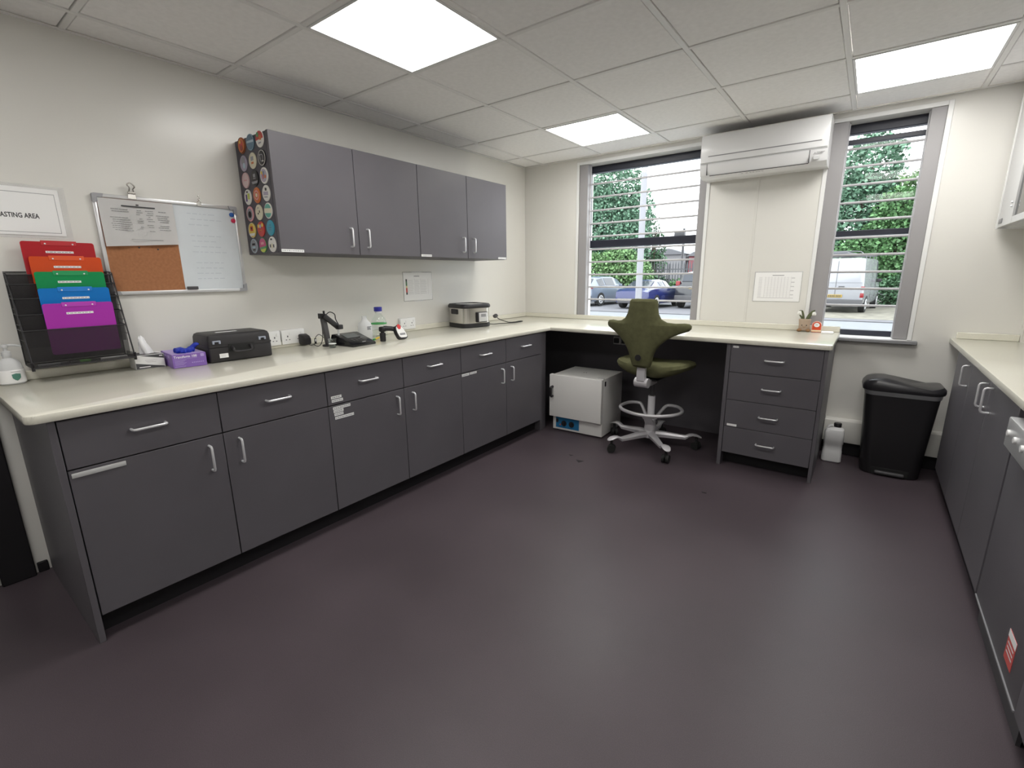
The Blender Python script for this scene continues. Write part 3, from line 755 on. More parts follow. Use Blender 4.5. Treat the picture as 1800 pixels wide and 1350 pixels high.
# ================================================================== FILE RACK AND FOLDERS
rk = thing('file_rack', 'black wire mesh wall rack holding coloured folders', 'rack', (0, -3.51, .9))
ya, yb = -3.680, -3.343
def rx(z): return .045+(.15-.045)*(1.31-z)/(1.31-.93)
pw('back_mesh', bxn((.012, ya, .935), (.0145, yb, 1.31)), 'black_mesh', rk)
b = B()
tube(b, [(.016, ya, .93), (.016, ya, 1.312), (.016, yb, 1.312), (.016, yb, .93)], .0035, 6, closed=True)
for y in (ya, yb):
    tube(b, [(.016, y, 1.312), (.045, y, 1.308), (.158, y, .935), (.016, y, .93)], .003, 6)
pw('frame', b, 'black_plastic', rk)
NP = 5
for k in range(NP):
    z = (1.300, 1.262, 1.205, 1.140, 1.077)[k]; x = .052+.0172*k
    zb = max(z-.135, .94)
    m_ = 'black_mesh'
    xa_ = .018+(x-.018)*.86
    bb = B(); s_ = [Vector((x, ya+.004, z)), Vector((x, yb-.004, z)), Vector((x-.006, yb-.004, zb)), Vector((x-.006, ya+.004, zb))]
    loft(bb, [s_, [q+Vector((-.0015, 0, 0)) for q in s_]])
    pk = pw('pocket', bb, m_, rk)
    rb = B(); tube(rb, [(x, ya+.002, z), (x, yb-.002, z)], .0025, 6)
    for y in (ya, yb): tube(rb, [(x, y, z), (.016, y, z+.004)], .0022, 6); tube(rb, [(x-.004, y, z-.04), (.016, y, z-.04)], .0014, 5)
    pw('rim', rb, 'black_plastic', pk)
b = B(); box(b, (.016, ya, .928), (.168, yb, .932)); box(b, (.165, ya, .928), (.168, yb, .945))
for y in (ya, yb): box(b, (.05, y-.003, .928), (.168, y+.003, .95))
pw('pen_tray', b, 'black_mesh', rk)
b = B()
for y in (ya, yb): cyl(b, (.162, y, .918), (.162, y, .952), .0055, n=10)
tube(b, [(.167, ya, .930), (.167, yb, .930)], .003, 6)
pw('foot', b, 'black_plastic', rk)
FOLD = [('red', (.42, .012, .02), 1.435, -3.617, -3.385, .0425), ('orange', (.62, .07, .012), 1.374, -3.605, -3.374, .0597), ('green', (.0, .25, .075), 1.312, -3.602, -3.378, .0769),
        ('blue', (.0, .16, .52), 1.245, -3.605, -3.375, .0941), ('purple', (.38, .03, .38), 1.182, -3.606, -3.376, .1113)]
for k, (nm, c_, zt, fy0, fy1, fx_) in enumerate(FOLD):
    t = thing('folder', nm+' plastic document folder in the wall rack', 'folder', (fx_, (fy0+fy1)/2, zt-.23), group='coloured folders in the rack')
    w_ = fy1-fy0; f = fr('L', (0, 0, 0))
    mt = mat('folder_'+nm, c_, .3, spec=.4)
    hgt = .232 if k < 4 else .212
    bb = B(); prism(bb, rrect(w_, hgt, .009, 4, 0, .23-hgt/2), -.0025, .0025, f); obj('wallet', bb, mt, t)
    mt2 = mat('folder_tab_'+nm, tuple(min(1, q*1.15+.02) for q in c_), .25)
    bb = B(); plate(bb, f, -.055, .215, .058, .2345, .0026, .0044, .0008, 1); tabo = obj('flap', bb, mt2, t)
    bb = B()
    for u in (-.042, .045): sph(bb, (.0046, u, .2215), .0032, 8, 6, (.5, 1, 1))
    obj('stud', bb, 'chrome', tabo)
    strip(f @ Matrix.Translation((0, 0, .0025)), -.045, .184, .043 if k != 2 else .03, .1925, t, world=False)
t = thing('marker_pen', 'black and green marker pen lying in the tray of the file rack', 'pen', (.1585, -3.52, .938), group='pens in the rack tray')
obj('barrel', cyl(B(), (0, -.045, 0), (0, .022, 0), .0055, n=12), 'black_plastic', t); obj('cap', cyl(B(), (0, .022, 0), (0, .052, 0), .006, n=12), 'black_plastic', t)
obj('grip_label', cyl(B(), (0, -.015, 0), (0, .02, 0), .0060, n=12), mat('pen_green', (.12, .40, .06), .4), t)
t = thing('marker_pen', 'white marker pen at the right of the rack tray', 'pen', (.1585, -3.42, .938), group='pens in the rack tray')
obj('barrel', cyl(B(), (0, -.045, 0), (0, .02, 0), .0055, n=12), 'white_plastic', t); obj('cap', cyl(B(), (0, .02, 0), (0, .048, 0), .006, n=12), 'light_grey', t)
t = thing('marker_pen', 'grey marker pen at the left of the rack tray', 'pen', (.1585, -3.625, .938), group='pens in the rack tray')
obj('barrel', cyl(B(), (0, -.040, 0), (0, .028, 0), .0055, n=12), 'mid_grey', t); obj('cap', cyl(B(), (0, .028, 0), (0, .050, 0), .006, n=12), 'dark_grey', t)

# ================================================================== THINGS ON THE LONG WORKTOP
# hand soap
t = thing('soap_dispenser', 'clear pump bottle of hand gel with green shield label at the left end', 'bottle', (.066, -3.735, TOP+.0005), R(8))
lathe_p = [(.034, 0), (.038, .004), (.038, .062), (.034, .082), (.024, .098), (.0125, .106), (.0125, .116)]
b = B(); lathe(b, lathe_p, n=28, sx=.8, sy=1.05); obj('bottle', b, 'frosted', t)
b = B(); lathe(b, [(.0385, .006), (.0388, .007), (.0388, .058), (.0385, .059)], n=28, sx=.81, sy=1.06); obj('label', b, 'paper', t)
shield = [(-.013, .012), (0, .015), (.013, .012), (.012, -.003), (.006, -.011), (0, -.015), (-.006, -.011), (-.012, -.003)]
b = B(); prism(b, shield, 0, .0015, fr('L', (.0310, .006, .030))); obj('shield', b, mat('shield_green', (.08, .22, .17), .5), t)
b = B(); plate(b, fr('L', (.0315, .006, .052)), -.014, 0, .014, .002, 0, .0012); obj('lettering', b, 'print_light', t)
b = B(); lathe(b, [(.0145, .116), (.0145, .132), (.006, .136), (.006, .152)], n=20); cyl(b, (0, 0, .150), (0, 0, .162), .011); tube(b, smooth_path([(0, 0, .157), (.01, .02, .158), (.016, .038, .153), (.017, .041, .148)], 3), .0045, 8)
obj('pump', b, 'frosted', t)
# tissue box
mat('tissue', (.84, .84, .85), .8); mat('carton_white', (.78, .78, .77), .5)
t = thing('tissue_box', 'white and black box of tissues beside the file rack', 'box', (.098, -3.285, TOP+.0005), R(-2.5))
obj('carton', bxn((-.052, -.057, 0), (.052, .057, .066), .0012, 1), 'carton_white', t)
f = fr('L', (.0521, -.057, 0)); b = B()
prism(b, [(.001, .002), (.001, .030), (.110, .006), (.110, .002)], 0, .0005, f); prism(b, [(.02, .064), (.113, .064), (.113, .043)], 0, .0005, f); obj('stripe', b, 'print_dark', t)
b = B(); prism(b, [(-.05, -.055), (.05, -.055), (.05, .055), (-.05, .02)], .0661, .0666, Matrix.Identity(4)); obj('top_print', b, 'dark_grey', t)
b = B()
for u0, u1, v in ((.038, .085, .040), (.04, .07, .034), (.045, .08, .030)): plate(b, f, u0, v, u1, v+.002, 0, .0006)
obj('lettering', b, 'print_light', t)
b = B(); plate(b, f, .012, .008, .055, .0115, .0005, .001); plate(b, f, .095, .055, .108, .0585, .0005, .001); obj('lettering', b, 'paper', t)
bm = B(); rings = []
for j, (z, r) in enumerate([(.066, .020), (.082, .019), (.10, .017), (.118, .014), (.135, .010), (.148, .003)]):
    rings.append([Vector((r*(.55+.3*math.cos(3*a+j*.3))*math.cos(a), .004+(-.012*j*.25)+r*1.15*(1+.25*math.cos(4*a+j))*math.sin(a), z+.006*math.sin(2*a+j)*(j/5))) for a in [2*PI*k/20 for k in range(20)]])
loft(bm, rings); obj('tissue', bm, 'tissue', t)
# glove box
mat('glove_purple', (.22, .12, .42), .45); mat('glove_blue', (.01, .03, .38), .45); mat('glove_lilac', (.42, .32, .62), .5)
a_ = math.atan2(.254-.29, -3.084+3.216)
t = thing('glove_box', 'purple box of disposable gloves with a blue glove sticking out', 'box', (.158, -3.152, TOP+.0005), R(-6))
obj('carton', bxn((-.110, -.069, 0), (.110, .069, .064), .0012, 1), 'glove_purple', t)
obj('top_panel', bxn((-.107, -.066, .064), (.107, .066, .0646)), 'glove_lilac', t)
f = fr('L', (.1101, -.069, 0))
obj('lettering', text_bm('Transform 100', .0155, f @ Matrix.Translation((.006, .047, 0)), .0008, bold=.0002), 'paper', t)
b = B()
for k in range(6): plate(b, f, .008, .036-.0045*k, .055-.006*(k % 3), .0375-.0045*k, 0, .0006)
for k in range(7): prism(b, [(.078+.0075*k+.0026*math.cos(q*PI/4), .021+.0026*math.sin(q*PI/4)) for q in range(8)], 0, .0006, f)
plate(b, f, .115, .046, .130, .060, 0, .0006); plate(b, f, .006, .006, .05, .0078, 0, .0006); plate(b, f, .006, .042, .10, .0432, 0, .0006)
obj('print', b, 'glove_lilac', t)
fs = fr('B', (-.11, -.0691, 0)); b = B(); plate(b, fs, .05, .046, .11, .056, 0, .0006); plate(b, fs, .135, .044, .17, .057, 0, .0006); plate(b, fs, .05, .038, .13, .041, 0, .0006); obj('side_print', b, 'glove_lilac', t)
bm = B()
for (cx, cy, r, sx, sy, sz) in ((.045, -.02, .026, 1.1, 1.0, .55), (.06, .005, .020, .8, 1.3, .6), (.04, .03, .018, .9, .9, .9), (.07, -.012, .018, 1.2, .8, .5)):
    t_ = bmesh.new(); bmesh.ops.create_icosphere(t_, subdivisions=3, radius=r)
    for v in t_.verts: v.co *= 1+.16*math.sin(v.co.x*230+cx*90)+.12*math.sin(v.co.y*310); 
    for v in t_.verts: v.co.x *= sx; v.co.y *= sy; v.co.z *= sz
    _merge(bm, t_, Matrix.Translation((cx, cy, .070+r*sz*.35)))
tube(bm, smooth_path([(.045, .02, .075), (.045, .035, .088), (.05, .048, .098), (.052, .053, .092)], 4), [.011]*12+[.008], 10)
obj('glove', bm, 'glove_blue', t)
# black carry case
t = thing('carry_case', 'black plastic carry case with handle and grey latches', 'case', (.160, -2.918, TOP+.0005), R(-2))
mat('case_black', (.022, .020, .022), .5, bump=.25, bscale=500)
b = B(); box(b, (-.115, -.152, 0), (.105, .152, .080), .010, 3); obj('base_shell', b, 'case_black', t)
def casesec(z, d, w): return [Vector((x-.005, y, z)) for x, y in rrect(2*d, 2*w, .014, 4)]
b = B(); loft(b, [casesec(.0805, .110, .152), casesec(.120, .108, .150), casesec(.134, .103, .145), casesec(.140, .093, .135)]); obj('lid', b, 'case_black', t)
b = B(); loft(b, [casesec(.076, .1125, .1545), casesec(.085, .1125, .1545)]); obj('rim', b, 'case_black', t)
f = fr('L', (.106, 0, 0))
for u in (-.115, .105):
    b = B(); plate(b, f, u-.018, .104, u+.018, .110, -.003, .006, .001, 1); plate(b, f, u-.018, .094, u-.010, .108, -.003, .007, .001, 1); plate(b, f, u+.010, .094, u+.018, .108, -.003, .007, .001, 1)
    obj('latch', b, mat('latch_grey', (.33, .36, .44), .4), t)
b = B(); tube(b, smooth_path([(.105, -.046, .075), (.128, -.046, .064), (.132, -.040, .050), (.132, .030, .050), (.128, .040, .064), (.105, .040, .075)], 4), .0065, 10); obj('handle', b, 'case_black', t)
b = B(); plate(b, f, -.062, .05, .062, .0885, -.002, .003, .001, 1); obj('handle_recess', b, 'black_rubber', t)
lb = obj('label', plate(B(), f, -.108, .022, -.068, .043, -.001, .0012), 'paper', t)
b = B()
for k in range(3): plate(b, f, -.102, .027+.005*k, -.08, .0285+.005*k, .0012, .0016)
obj('lettering', b, 'print_light', lb)
obj('top_label', bxn((-.012, -.075, .1398), (.008, .025, .1408)), 'paper', t)
# power sockets on the wall
def socket(lab, yc, zc, gang=2, plugged=()):
    t = thing('power_socket', lab, 'socket', (.02, yc, zc), group='white double sockets above the worktop')
    w_ = .073*gang; f = fr('L', (.021, yc, zc))
    pw('back_box', plate(B(), f, -w_/2, -.018, w_/2, .043, -.0205, .0, .002, 1), 'white_plastic', t)
    fp_ = pw('face_plate', plate(B(), f, -w_/2, -.043, w_/2, .043, 0, .009, .004), 'white_plastic', t)
    for g in range(gang):
        c = (-w_/2+.0365+.073*g)
        b = B(); plate(b, f, c-.003, -.001, c+.003, .009, .009, .0096); plate(b, f, c-.014, -.018, c-.006, -.014, .009, .0096); plate(b, f, c+.006, -.018, c+.014, -.014, .009, .0096)
        pw('pin_hole', b, 'print_dark', fp_)
        pw('rocker', plate(B(), f, c+.010, .012, c+.022, .028, .009, .012, .001, 1), 'white_plastic', fp_)
socket('white double socket on the wall right of the black case', -2.515, .925)
socket('white double socket on the wall beyond the glass bottle', -1.60, .925)
socket('white double socket half hidden behind the black case', -2.668, .925)
# adapter plug with its lead
t = thing('power_adapter', 'black power adapter plugged into the wall socket', 'plug', (.032, -2.462, .905))
b = B(); loft(b, [[Vector((x, u, v)) for u, v in rrect(w_, h_, .008, 3, oy, oz)] for x, w_, h_, oy, oz in ((.0, .046, .062, 0, .0), (.016, .050, .066, .0, 0), (.050, .044, .056, .002, -.006), (.064, .034, .040, .004, -.010))]); obj('body', b, 'black_plastic', t)
b = B(); tube(b, smooth_path([(.05, .012, -.032), (.055, .022, -.0375), (.055, .040, -.036), (.055, .052, -.026), (.056, .054, -.005), (.056, .062, .012), (.055, .085, .022), (.06, .115, -.005), (.075, .128, -.028)], 5), .0020, 6); obj('lead', b, 'black_rubber', t)
b = B(); box(b, (.051, .048, -.034), (.061, .060, .002), .003); obj('connector', b, 'black_plastic', t)
obj('connector_label', bxn((.0612, .0485, -.018), (.0622, .0555, -.003)), 'paper', t)

# pH meter with electrode arm
t = thing('bench_meter', 'black bench pH meter with sloping screen on the worktop', 'meter', (.285, -2.262, TOP+.0005), R(4))
pr_ = [(-.115, 0), (.095, 0), (.098, .012), (.088, .017), (-.075, .068), (-.105, .066), (-.118, .040)]
def msec(y, k): return [Vector((x*k, y, z*(1 if k == 1 else .97))) for x, z in pr_]
b = B(); loft(b, [msec(-.088, .96), msec(-.082, 1), msec(.082, 1), msec(.088, .96)]); bd = obj('body', b, 'black_gloss', t)
sl = math.atan2(.068-.017, -.075-.088)
fm = Matrix.Translation((.0065, 0, .0425)) @ Matrix.Rotation(math.atan2(.051, .163), 4, 'Y') @ fr('T', (0, 0, 0)) @ Matrix.Rotation(PI/2, 4, 'Z')
obj('screen', plate(B(), fm, -.052, .005, .045, .066, .0, .0022, .001, 1), mat('lcd', (.11, .12, .12), .12), t)
b = B()
for r_ in range(2):
    for c_ in range(4): plate(b, fm, -.045+.024*c_, -.022-.020*r_, -.033+.024*c_, -.016-.020*r_, 0, .0018, .001, 1)
obj('button', b, 'dark_grey', t)
obj('lettering', plate(B(), fm, .0, -.072, .026, -.068, 0, .0016), 'light_grey', t)
t = thing('electrode_stand', 'black articulated electrode stand with probe beside the meter', 'stand', (.205, -2.392, TOP+.0005), R(4))
b = B(); lathe(b, [(.036, 0), (.036, .008), (.030, .011)], n=24); obj('base', b, 'black_plastic', t)
b = B(); box(b, (-.013, -.015, .010), (.013, .015, .178), .004, 2, Matrix.Rotation(R(7), 4, 'X')); obj('post', b, 'dark_grey', t)
b = B(); loft(b, [[Vector((x, -.034+.0, .185)) + Vector((0, u, v)) for u, v in ((-.012, -.014), (.014, -.02), (.016, .014), (-.012, .016))] for x in (-.012, .012)]); cyl(b, (0, -.012, .195), (0, -.012, .215), .006, n=10); obj('hinge', b, 'black_plastic', t)
b = B(); box(b, (-.011, -.062, -.015), (.011, .060, .015), .005, 2, Matrix.Translation((.02, .016, .150)) @ Matrix.Rotation(R(-40), 4, 'X')); obj('arm', b, 'black_plastic', t)
b = B(); box(b, (-.016, -.018, -.014), (.016, .018, .014), .004, 2, Matrix.Translation((.03, .066, .112))); obj('probe_holder', b, 'black_plastic', t)
b = B(); cyl(b, (.03, .056, .125), (.03, .056, .03), .006, n=12); obj('probe', b, 'frosted', t)
b = B(); tube(b, smooth_path([(.0, .0, .19), (.0, .03, .205), (.01, .055, .19), (.012, .058, .16), (.03, .062, .128)], 5), .0030, 8)
tube(b, smooth_path([(-.012, -.03, .17), (-.02, -.02, .09), (-.02, -.03, .03), (-.012, -.06, .006), (-.03, -.075, .012), (-.05, -.06, .02)], 5), .0022, 6); obj('cable', b, 'black_rubber', t)
# glass beaker
t = thing('glass_beaker', 'small clear glass beaker in front of the electrode stand', 'beaker', (.300, -2.425, TOP+.0005))
b = B(); lathe(b, [(.018, 0), (.0215, .003), (.0215, .050), (.024, .054), (.0232, .0545), (.0202, .050), (.0202, .005), (.0, .004)], n=26); obj('glass', b, 'clear_glass', t)
b = B(); cyl(b, (0, 0, .0045), (0, 0, .024), .0198, n=24); obj('water', b, glass_mat('water', (.80, .83, .84), ior=1.33), t)
b = B(); lathe(b, [(.0216, .024), (.0219, .0245), (.0219, .0265), (.0216, .027)], n=26); obj('graduation', b, 'paper', t)
# wash bottle (translucent) and reagent bottle with blue cap
t = thing('wash_bottle', 'frosted clear flask with small black print by the wall', 'bottle', (.115, -2.055, TOP+.0005))
b = B(); lathe(b, [(.044, 0), (.047, .004), (.047, .085), (.040, .105), (.022, .125), (.016, .14), (.016, .155)], n=28); obj('flask', b, 'frosted', t)
f = fr('L', (.047, 0, .07)); b = B()
for k, l in enumerate((.03, .022, .026)): plate(b, f, -.014, .012-.008*k, -.014+l, .016-.008*k, -.004, .001)
obj('lettering', b, 'print_dark', t)
t = thing('reagent_bottle', 'clear glass bottle with blue screw cap and green mark', 'bottle', (.105, -1.93, TOP+.0005))
b = B(); lathe(b, [(.050, 0), (.053, .004), (.053, .105), (.046, .128), (.028, .152), (.0205, .160), (.0205, .180)], n=30); obj('glass', b, 'clear_glass', t)
b = B(); lathe(b, [(.0215, .167), (.0225, .169), (.0225, .176), (.0215, .178)], n=24); obj('pouring_ring', b, 'white_plastic', t)
b = B(); lathe(b, [(.0265, .178), (.0275, .180), (.0275, .205), (.0255, .2075)], n=26)
obj('cap', b, mat('cap_blue', (.035, .04, .33), .4), t)
b = B(); lathe(b, [(.0532, .090), (.0536, .091), (.0536, .097), (.0532, .098)], n=30); obj('green_band', b, mat('green_ink', (.03, .30, .06), .5), t)
t = thing('marker_pen', 'green and yellow capped marker pen lying behind the refractometer', 'pen', (.205, -2.03, TOP+.0075), R(35))
obj('barrel', cyl(B(), (0, -.05, 0), (0, .04, 0), .0065, n=12), mat('pen_yellow', (.72, .48, .02), .4), t); obj('cap', cyl(B(), (0, -.075, 0), (0, -.05, 0), .007, n=12), 'green_ink', t)

# hand-held density meter: tube, barrel and tilted white body with a red button
t = thing('density_meter', 'black and white handheld density meter with red button', 'meter', (.37, -2.04, TOP+.0005), R(8))
b = B(); lathe(b, [(.017, 0), (.0185, .003), (.0195, .052), (.0185, .055)], (-.055, -.022, 0), n=22); lathe(b, [(.012, .055), (.012, .062)], (-.055, -.022, 0), n=18); obj('sample_cup', b, 'black_plastic', t)
b = B(); box(b, (-.074, -.041, .062), (-.034, -.002, .096), .010, 3); tube(b, [(-.05, -.015, .084), (-.02, .022, .080), (.02, .045, .072)], [.0165, .0155, .0145], 14); obj('arm', b, 'black_plastic', t)
fb = Matrix.Translation((.055, .052, .0095)) @ Matrix.Rotation(R(-8), 4, 'Z') @ Matrix.Rotation(R(-24), 4, 'Y')
poly = [(-.034, .012), (-.022, .002), (.026, .0), (.036, .008), (.036, .030), (.026, .066), (.010, .088), (-.018, .096), (-.036, .090), (-.042, .070), (-.042, .045)]
pm = fb @ fr('L', (0, 0, .004))
b = B(); prism(b, poly, -.020, .006, pm); obj('body', b, 'black_plastic', t)
b = B(); prism(b, [(u*.86, .05+(v-.05)*.86) for u, v in poly], .006, .009, pm); fc = obj('face', b, 'white_plastic', t)
b = B(); prism(b, [(-.012+.014*math.cos(q*PI/9), .082+.017*math.sin(q*PI/9)) for q in range(18)], .006, .012, pm); obj('button', b, mat('button_red', (.55, .02, .02), .35), t)
obj('display', plate(B(), pm, -.022, .024, .022, .038, .009, .0096), 'mid_grey', fc)

# stainless water bath
t = thing('water_bath', 'stainless steel water bath with black rim and digital display', 'water bath', (.178, -1.065, TOP+.0005), R(-14))
def wsec(w_, d_, r_, z): return [Vector((x, y, z)) for x, y in rrect(d_, w_, r_, 7)]
WL, WD, WR = .275, .262, .055
b = B(); loft(b, [wsec(WL-.01, WD-.01, WR, 0), wsec(WL+.004, WD+.004, WR, .004), wsec(WL+.004, WD+.004, WR, .034), wsec(WL-.004, WD-.004, WR, .036)]); obj('base', b, 'black_plastic', t)
b = B(); loft(b, [wsec(WL-.004, WD-.004, WR, .0355), wsec(WL-.004, WD-.004, WR, .160)]); obj('shell', b, 'steel', t)
b = B()
o_ = [wsec(WL+.004, WD+.004, WR, .156), wsec(WL+.014, WD+.014, WR, .164), wsec(WL+.012, WD+.012, WR, .178), wsec(WL-.004, WD-.004, WR, .190), wsec(WL-.03, WD-.03, WR*.8, .190), wsec(WL-.034, WD-.034, WR*.8, .182)]
loft(b, o_); obj('rim', b, 'black_plastic', t)
obj('lid', lathe(B(), [(.5, .182), (.5, .1865), (.46, .188)], n=32, sx=(WD-.04), sy=(WL-.04)), glass_mat('lid_glass', (.55, .55, .55)), t)
f = fr('L', (WD/2, .032, .085)); pn = obj('control_box', plate(B(), f, -.052, -.045, .052, .040, -.006, .016, .008, 3), 'black_plastic', t)
pf = obj('display_panel', plate(B(), f, -.038, -.038, .046, .034, .016, .0185, .004), 'light_grey', pn)
f2 = fr('B', (0, -WL/2, .128)); obj('side_handle', plate(B(), f2, -.055, -.021, .035, .021, -.006, .008, .008, 3), 'black_plastic', t)
obj('lcd_window', plate(B(), f, -.018, .0, .030, .024, .0186, .0192), 'mid_grey', t)
b = B(); tube(b, smooth_path([(.05, .14, .018), (.05, .20, .006), (.04, .28, .0045), (.06, .38, .004), (.06, .46, .004), (.02, .56, .004), (.0, .575, .004), (-.01, .55, .004), (.02, .47, .0045), (.02, .40, .008), (-.02, .345, .03), (-.04, .32, .05)], 5), .0034, 7); cb = obj('cable', b, 'black_rubber', t)
b = B(); box(b, (-.018, -.018, -.012), (.018, .018, .016), .007, 3, Matrix.Translation((-.05, .312, .062)) @ Matrix.Rotation(R(30), 4, 'X')); obj('plug', b, 'dark_grey', cb)

# ================================================================== THINGS ON THE WINDOW BENCH
mat('plush_beige', (.45, .345, .26), .95, bump=.6, bscale=900); mat('plush_brown', (.28, .16, .08), .95, bump=.6, bscale=900); mat('plush_green', (.11, .125, .065), .95, bump=.6, bscale=900); mat('plush_white', (.80, .80, .76), .95, bump=.5, bscale=900)
t = thing('plush_toy', 'plush snowdrop in a smiling beige pot on the window bench', 'toy', (2.489, -.075, TOP+.0005), R(5))
b = B(); loft(b, [[Vector((x, y, z)) for x, y in rrect(w_, w_*.85, w_*.38, 5)] for w_, z in ((.052, .006), (.064, .010), (.068, .022), (.068, .05), (.074, .078), (.076, .084), (.070, .088))]); obj('pot', b, 'plush_beige', t)
b = B()
for x in (-.028, .026): sph(b, (x, -.030, .0115), .0135, scale=(1.15, 1.1, .83))
obj('foot', b, 'plush_brown', t)
fb_ = fr('B', (0, -.0295, .04)); b = B()
for u in (-.015, .013): sph(b, fb_ @ Vector((u, .006, .0012)), .0036)
obj('eye', b, 'black_gloss', t)
obj('mouth', tube(B(), smooth_path([fb_ @ Vector(q) for q in ((-.009, -.003, .001), (-.004, -.0075, .0015), (.003, -.0075, .0015), (.008, -.003, .001))], 4), .0015, 6), 'plush_brown', t)
def blade(pts, ws, th=.005):
    secs = []
    for p, w_ in zip(pts, ws):
        p = Vector(p); secs.append([p+Vector((w_*math.cos(a), th*math.sin(a), 0)) for a in [2*PI*k/10 for k in range(10)]])
    return loft(B(), secs)
for P_, Wd in (([(-.010, 0, .08), (-.012, 0, .105), (-.020, 0, .135), (-.026, -.002, .148), (-.034, -.004, .150), (-.040, -.005, .144)], (.007, .007, .006, .005, .004, .003)),
               ([(.012, 0, .08), (.020, .002, .105), (.034, .003, .132), (.046, .003, .148), (.054, .002, .152)], (.012, .013, .011, .007, .003)),
               ([(-.016, .002, .08), (-.022, .004, .098), (-.036, .004, .118)], (.007, .007, .003))):
    obj('leaf', blade(smooth_path(P_, 2), [Wd[min(int(i/2), len(Wd)-1)] for i in range(2*len(P_)-1)]), 'plush_green', t)
for x, z in ((-.039, .130), (.050, .128)):
    b = B(); sph(b, (x, -.008, z), .0125, scale=(1, .9, 1.05)); sph(b, (x-.006, -.011, z-.006), .007); sph(b, (x+.006, -.011, z-.006), .007); obj('flower', b, 'plush_white', t)
mat('box_red', (.62, .07, .02), .35); mat('box_pink', (.80, .45, .38), .4)
t = thing('dome_box', 'small red dome shaped box with white emblem beside the plush toy', 'box', (2.563, -.060, TOP+.0005), R(4))
dome = [(-.030, 0), (.030, 0), (.030, .034)] + [(.030*math.cos(R(a)), .034+.028*math.sin(R(a))) for a in range(15, 180, 15)] + [(-.030, .034)]
b = B(); prism(b, dome, -.012, .012, fr('B', (0, 0, .012))); obj('carton', b, 'box_pink', t)
b = B(); prism(b, [(u*.86, v*.9+.003) for u, v in dome], .0121, .0128, fr('B', (0, 0, .012))); obj('front_print', b, 'box_red', t)
b = B(); prism(b, [(.017*math.cos(q*PI/10), .037+.015*math.sin(q*PI/10)) for q in range(20)], .0128, .0134, fr('B', (0, 0, .012))); em = obj('emblem', b, 'paper', t)
b = B(); plate(b, fr('B', (0, 0, .012)), -.008, .036, .008, .040, .0134, .0138); obj('lettering', b, 'print_mid', em)
b = B(); box(b, (-.030, -.030, 0), (.028, .014, .012), .002); obj('base', b, mat('box_cream', (.78, .68, .45), .4), t)
b = B(); box(b, (-.0305, -.0306, .001), (.0285, -.0300, .004)); obj('red_line', b, 'box_red', t)
t = thing('card_stack', 'small stack of white cards at the end of the window bench', 'cards', (2.632, -.115, TOP+.0005), R(6))
for k in range(3): obj('card', bxn((-.034+.001*k, -.04, .0035*k), (.034+.001*k, .04, .0035*k+.0033), .0008, 1), 'paper', t)

# socket pair in the knee space
t = thing('power_socket', 'pair of grey framed sockets under the window bench', 'socket', (1.11, -.10, .66))
f = fr('B', (1.115, -.1005, .70))
for u in (-.037, .037):
    pw('face_plate', plate(B(), f, u-.035, -.035, u+.035, .035, 0, .008, .003), 'light_grey', t)
    pw('socket_insert', plate(B(), f, u-.023, -.022, u+.023, .022, .008, .03, .006), 'black_plastic', t)

# ================================================================== LABORATORY OVEN
t = thing('lab_oven', 'pale grey laboratory oven standing under the bench corner', 'oven', (1.042, -.57, 0), R(2.0))
hw = .222
obj('casing', bxn((-hw, -.195, .012), (hw, .195, .482), .004), 'oven_enamel', t)
b = B()
for x in (-hw+.03, hw-.03):
    for y in (-.16, .16): cyl(b, (x, y, 0), (x, y, .013), .014, n=12)
obj('foot', b, 'black_rubber', t)
dr = obj('door', bxn((-hw-.014, -.236, .132), (hw+.004, -.1955, .486), .005), 'oven_enamel', t)
f = fr('B', (0, -.236, 0))
b = B(); tube(b, [f @ Vector(q) for q in ((-.205, .385, 0), (-.205, .385, .022), (-.205, .378, .030), (-.205, .312, .030), (-.205, .305, .022), (-.205, .305, 0))], .010, 8); obj('handle', b, 'black_plastic', dr)
f = fr('B', (0, -.195, 0))
cp = obj('control_panel', plate(B(), f, -hw+.03, .030, .022, .120, 0, .003, .001, 1), mat('panel_blue', (.02, .16, .34), .4), t)
for u in (-.115, -.045):
    b = B(); c = f @ Vector((u, .072, .003)); cyl(b, c, c+Vector((0, -.004, 0)), .024, n=24); cyl(b, c+Vector((0, -.004, 0)), c+Vector((0, -.018, 0)), .015, .013, n=20); obj('knob', b, 'black_plastic', cp)
obj('rocker_switch', plate(B(), f, -.188, .075, -.168, .105, .003, .010, .002), 'black_plastic', cp)
b = B(); c = f @ Vector((-.150, .056, .003)); sph(b, c, .006); obj('pilot_lamp', b, mat('lamp_red', (.7, .10, .05), .3), cp)
obj('catch', bxn((hw, -.170, .425), (hw+.006, -.152, .462), .001, 1), 'black_plastic', t)
b = B(); 
for x in (-.03, -.008): cyl(b, (x, -.02, .482), (x, -.02, .484), .004, n=10)
obj('vent_hole', b, 'print_dark', t)
b = B(); box(b, (.17, -.19, .482), (hw, -.17, .488), .001, 1); obj('hinge', b, 'light_grey', t)

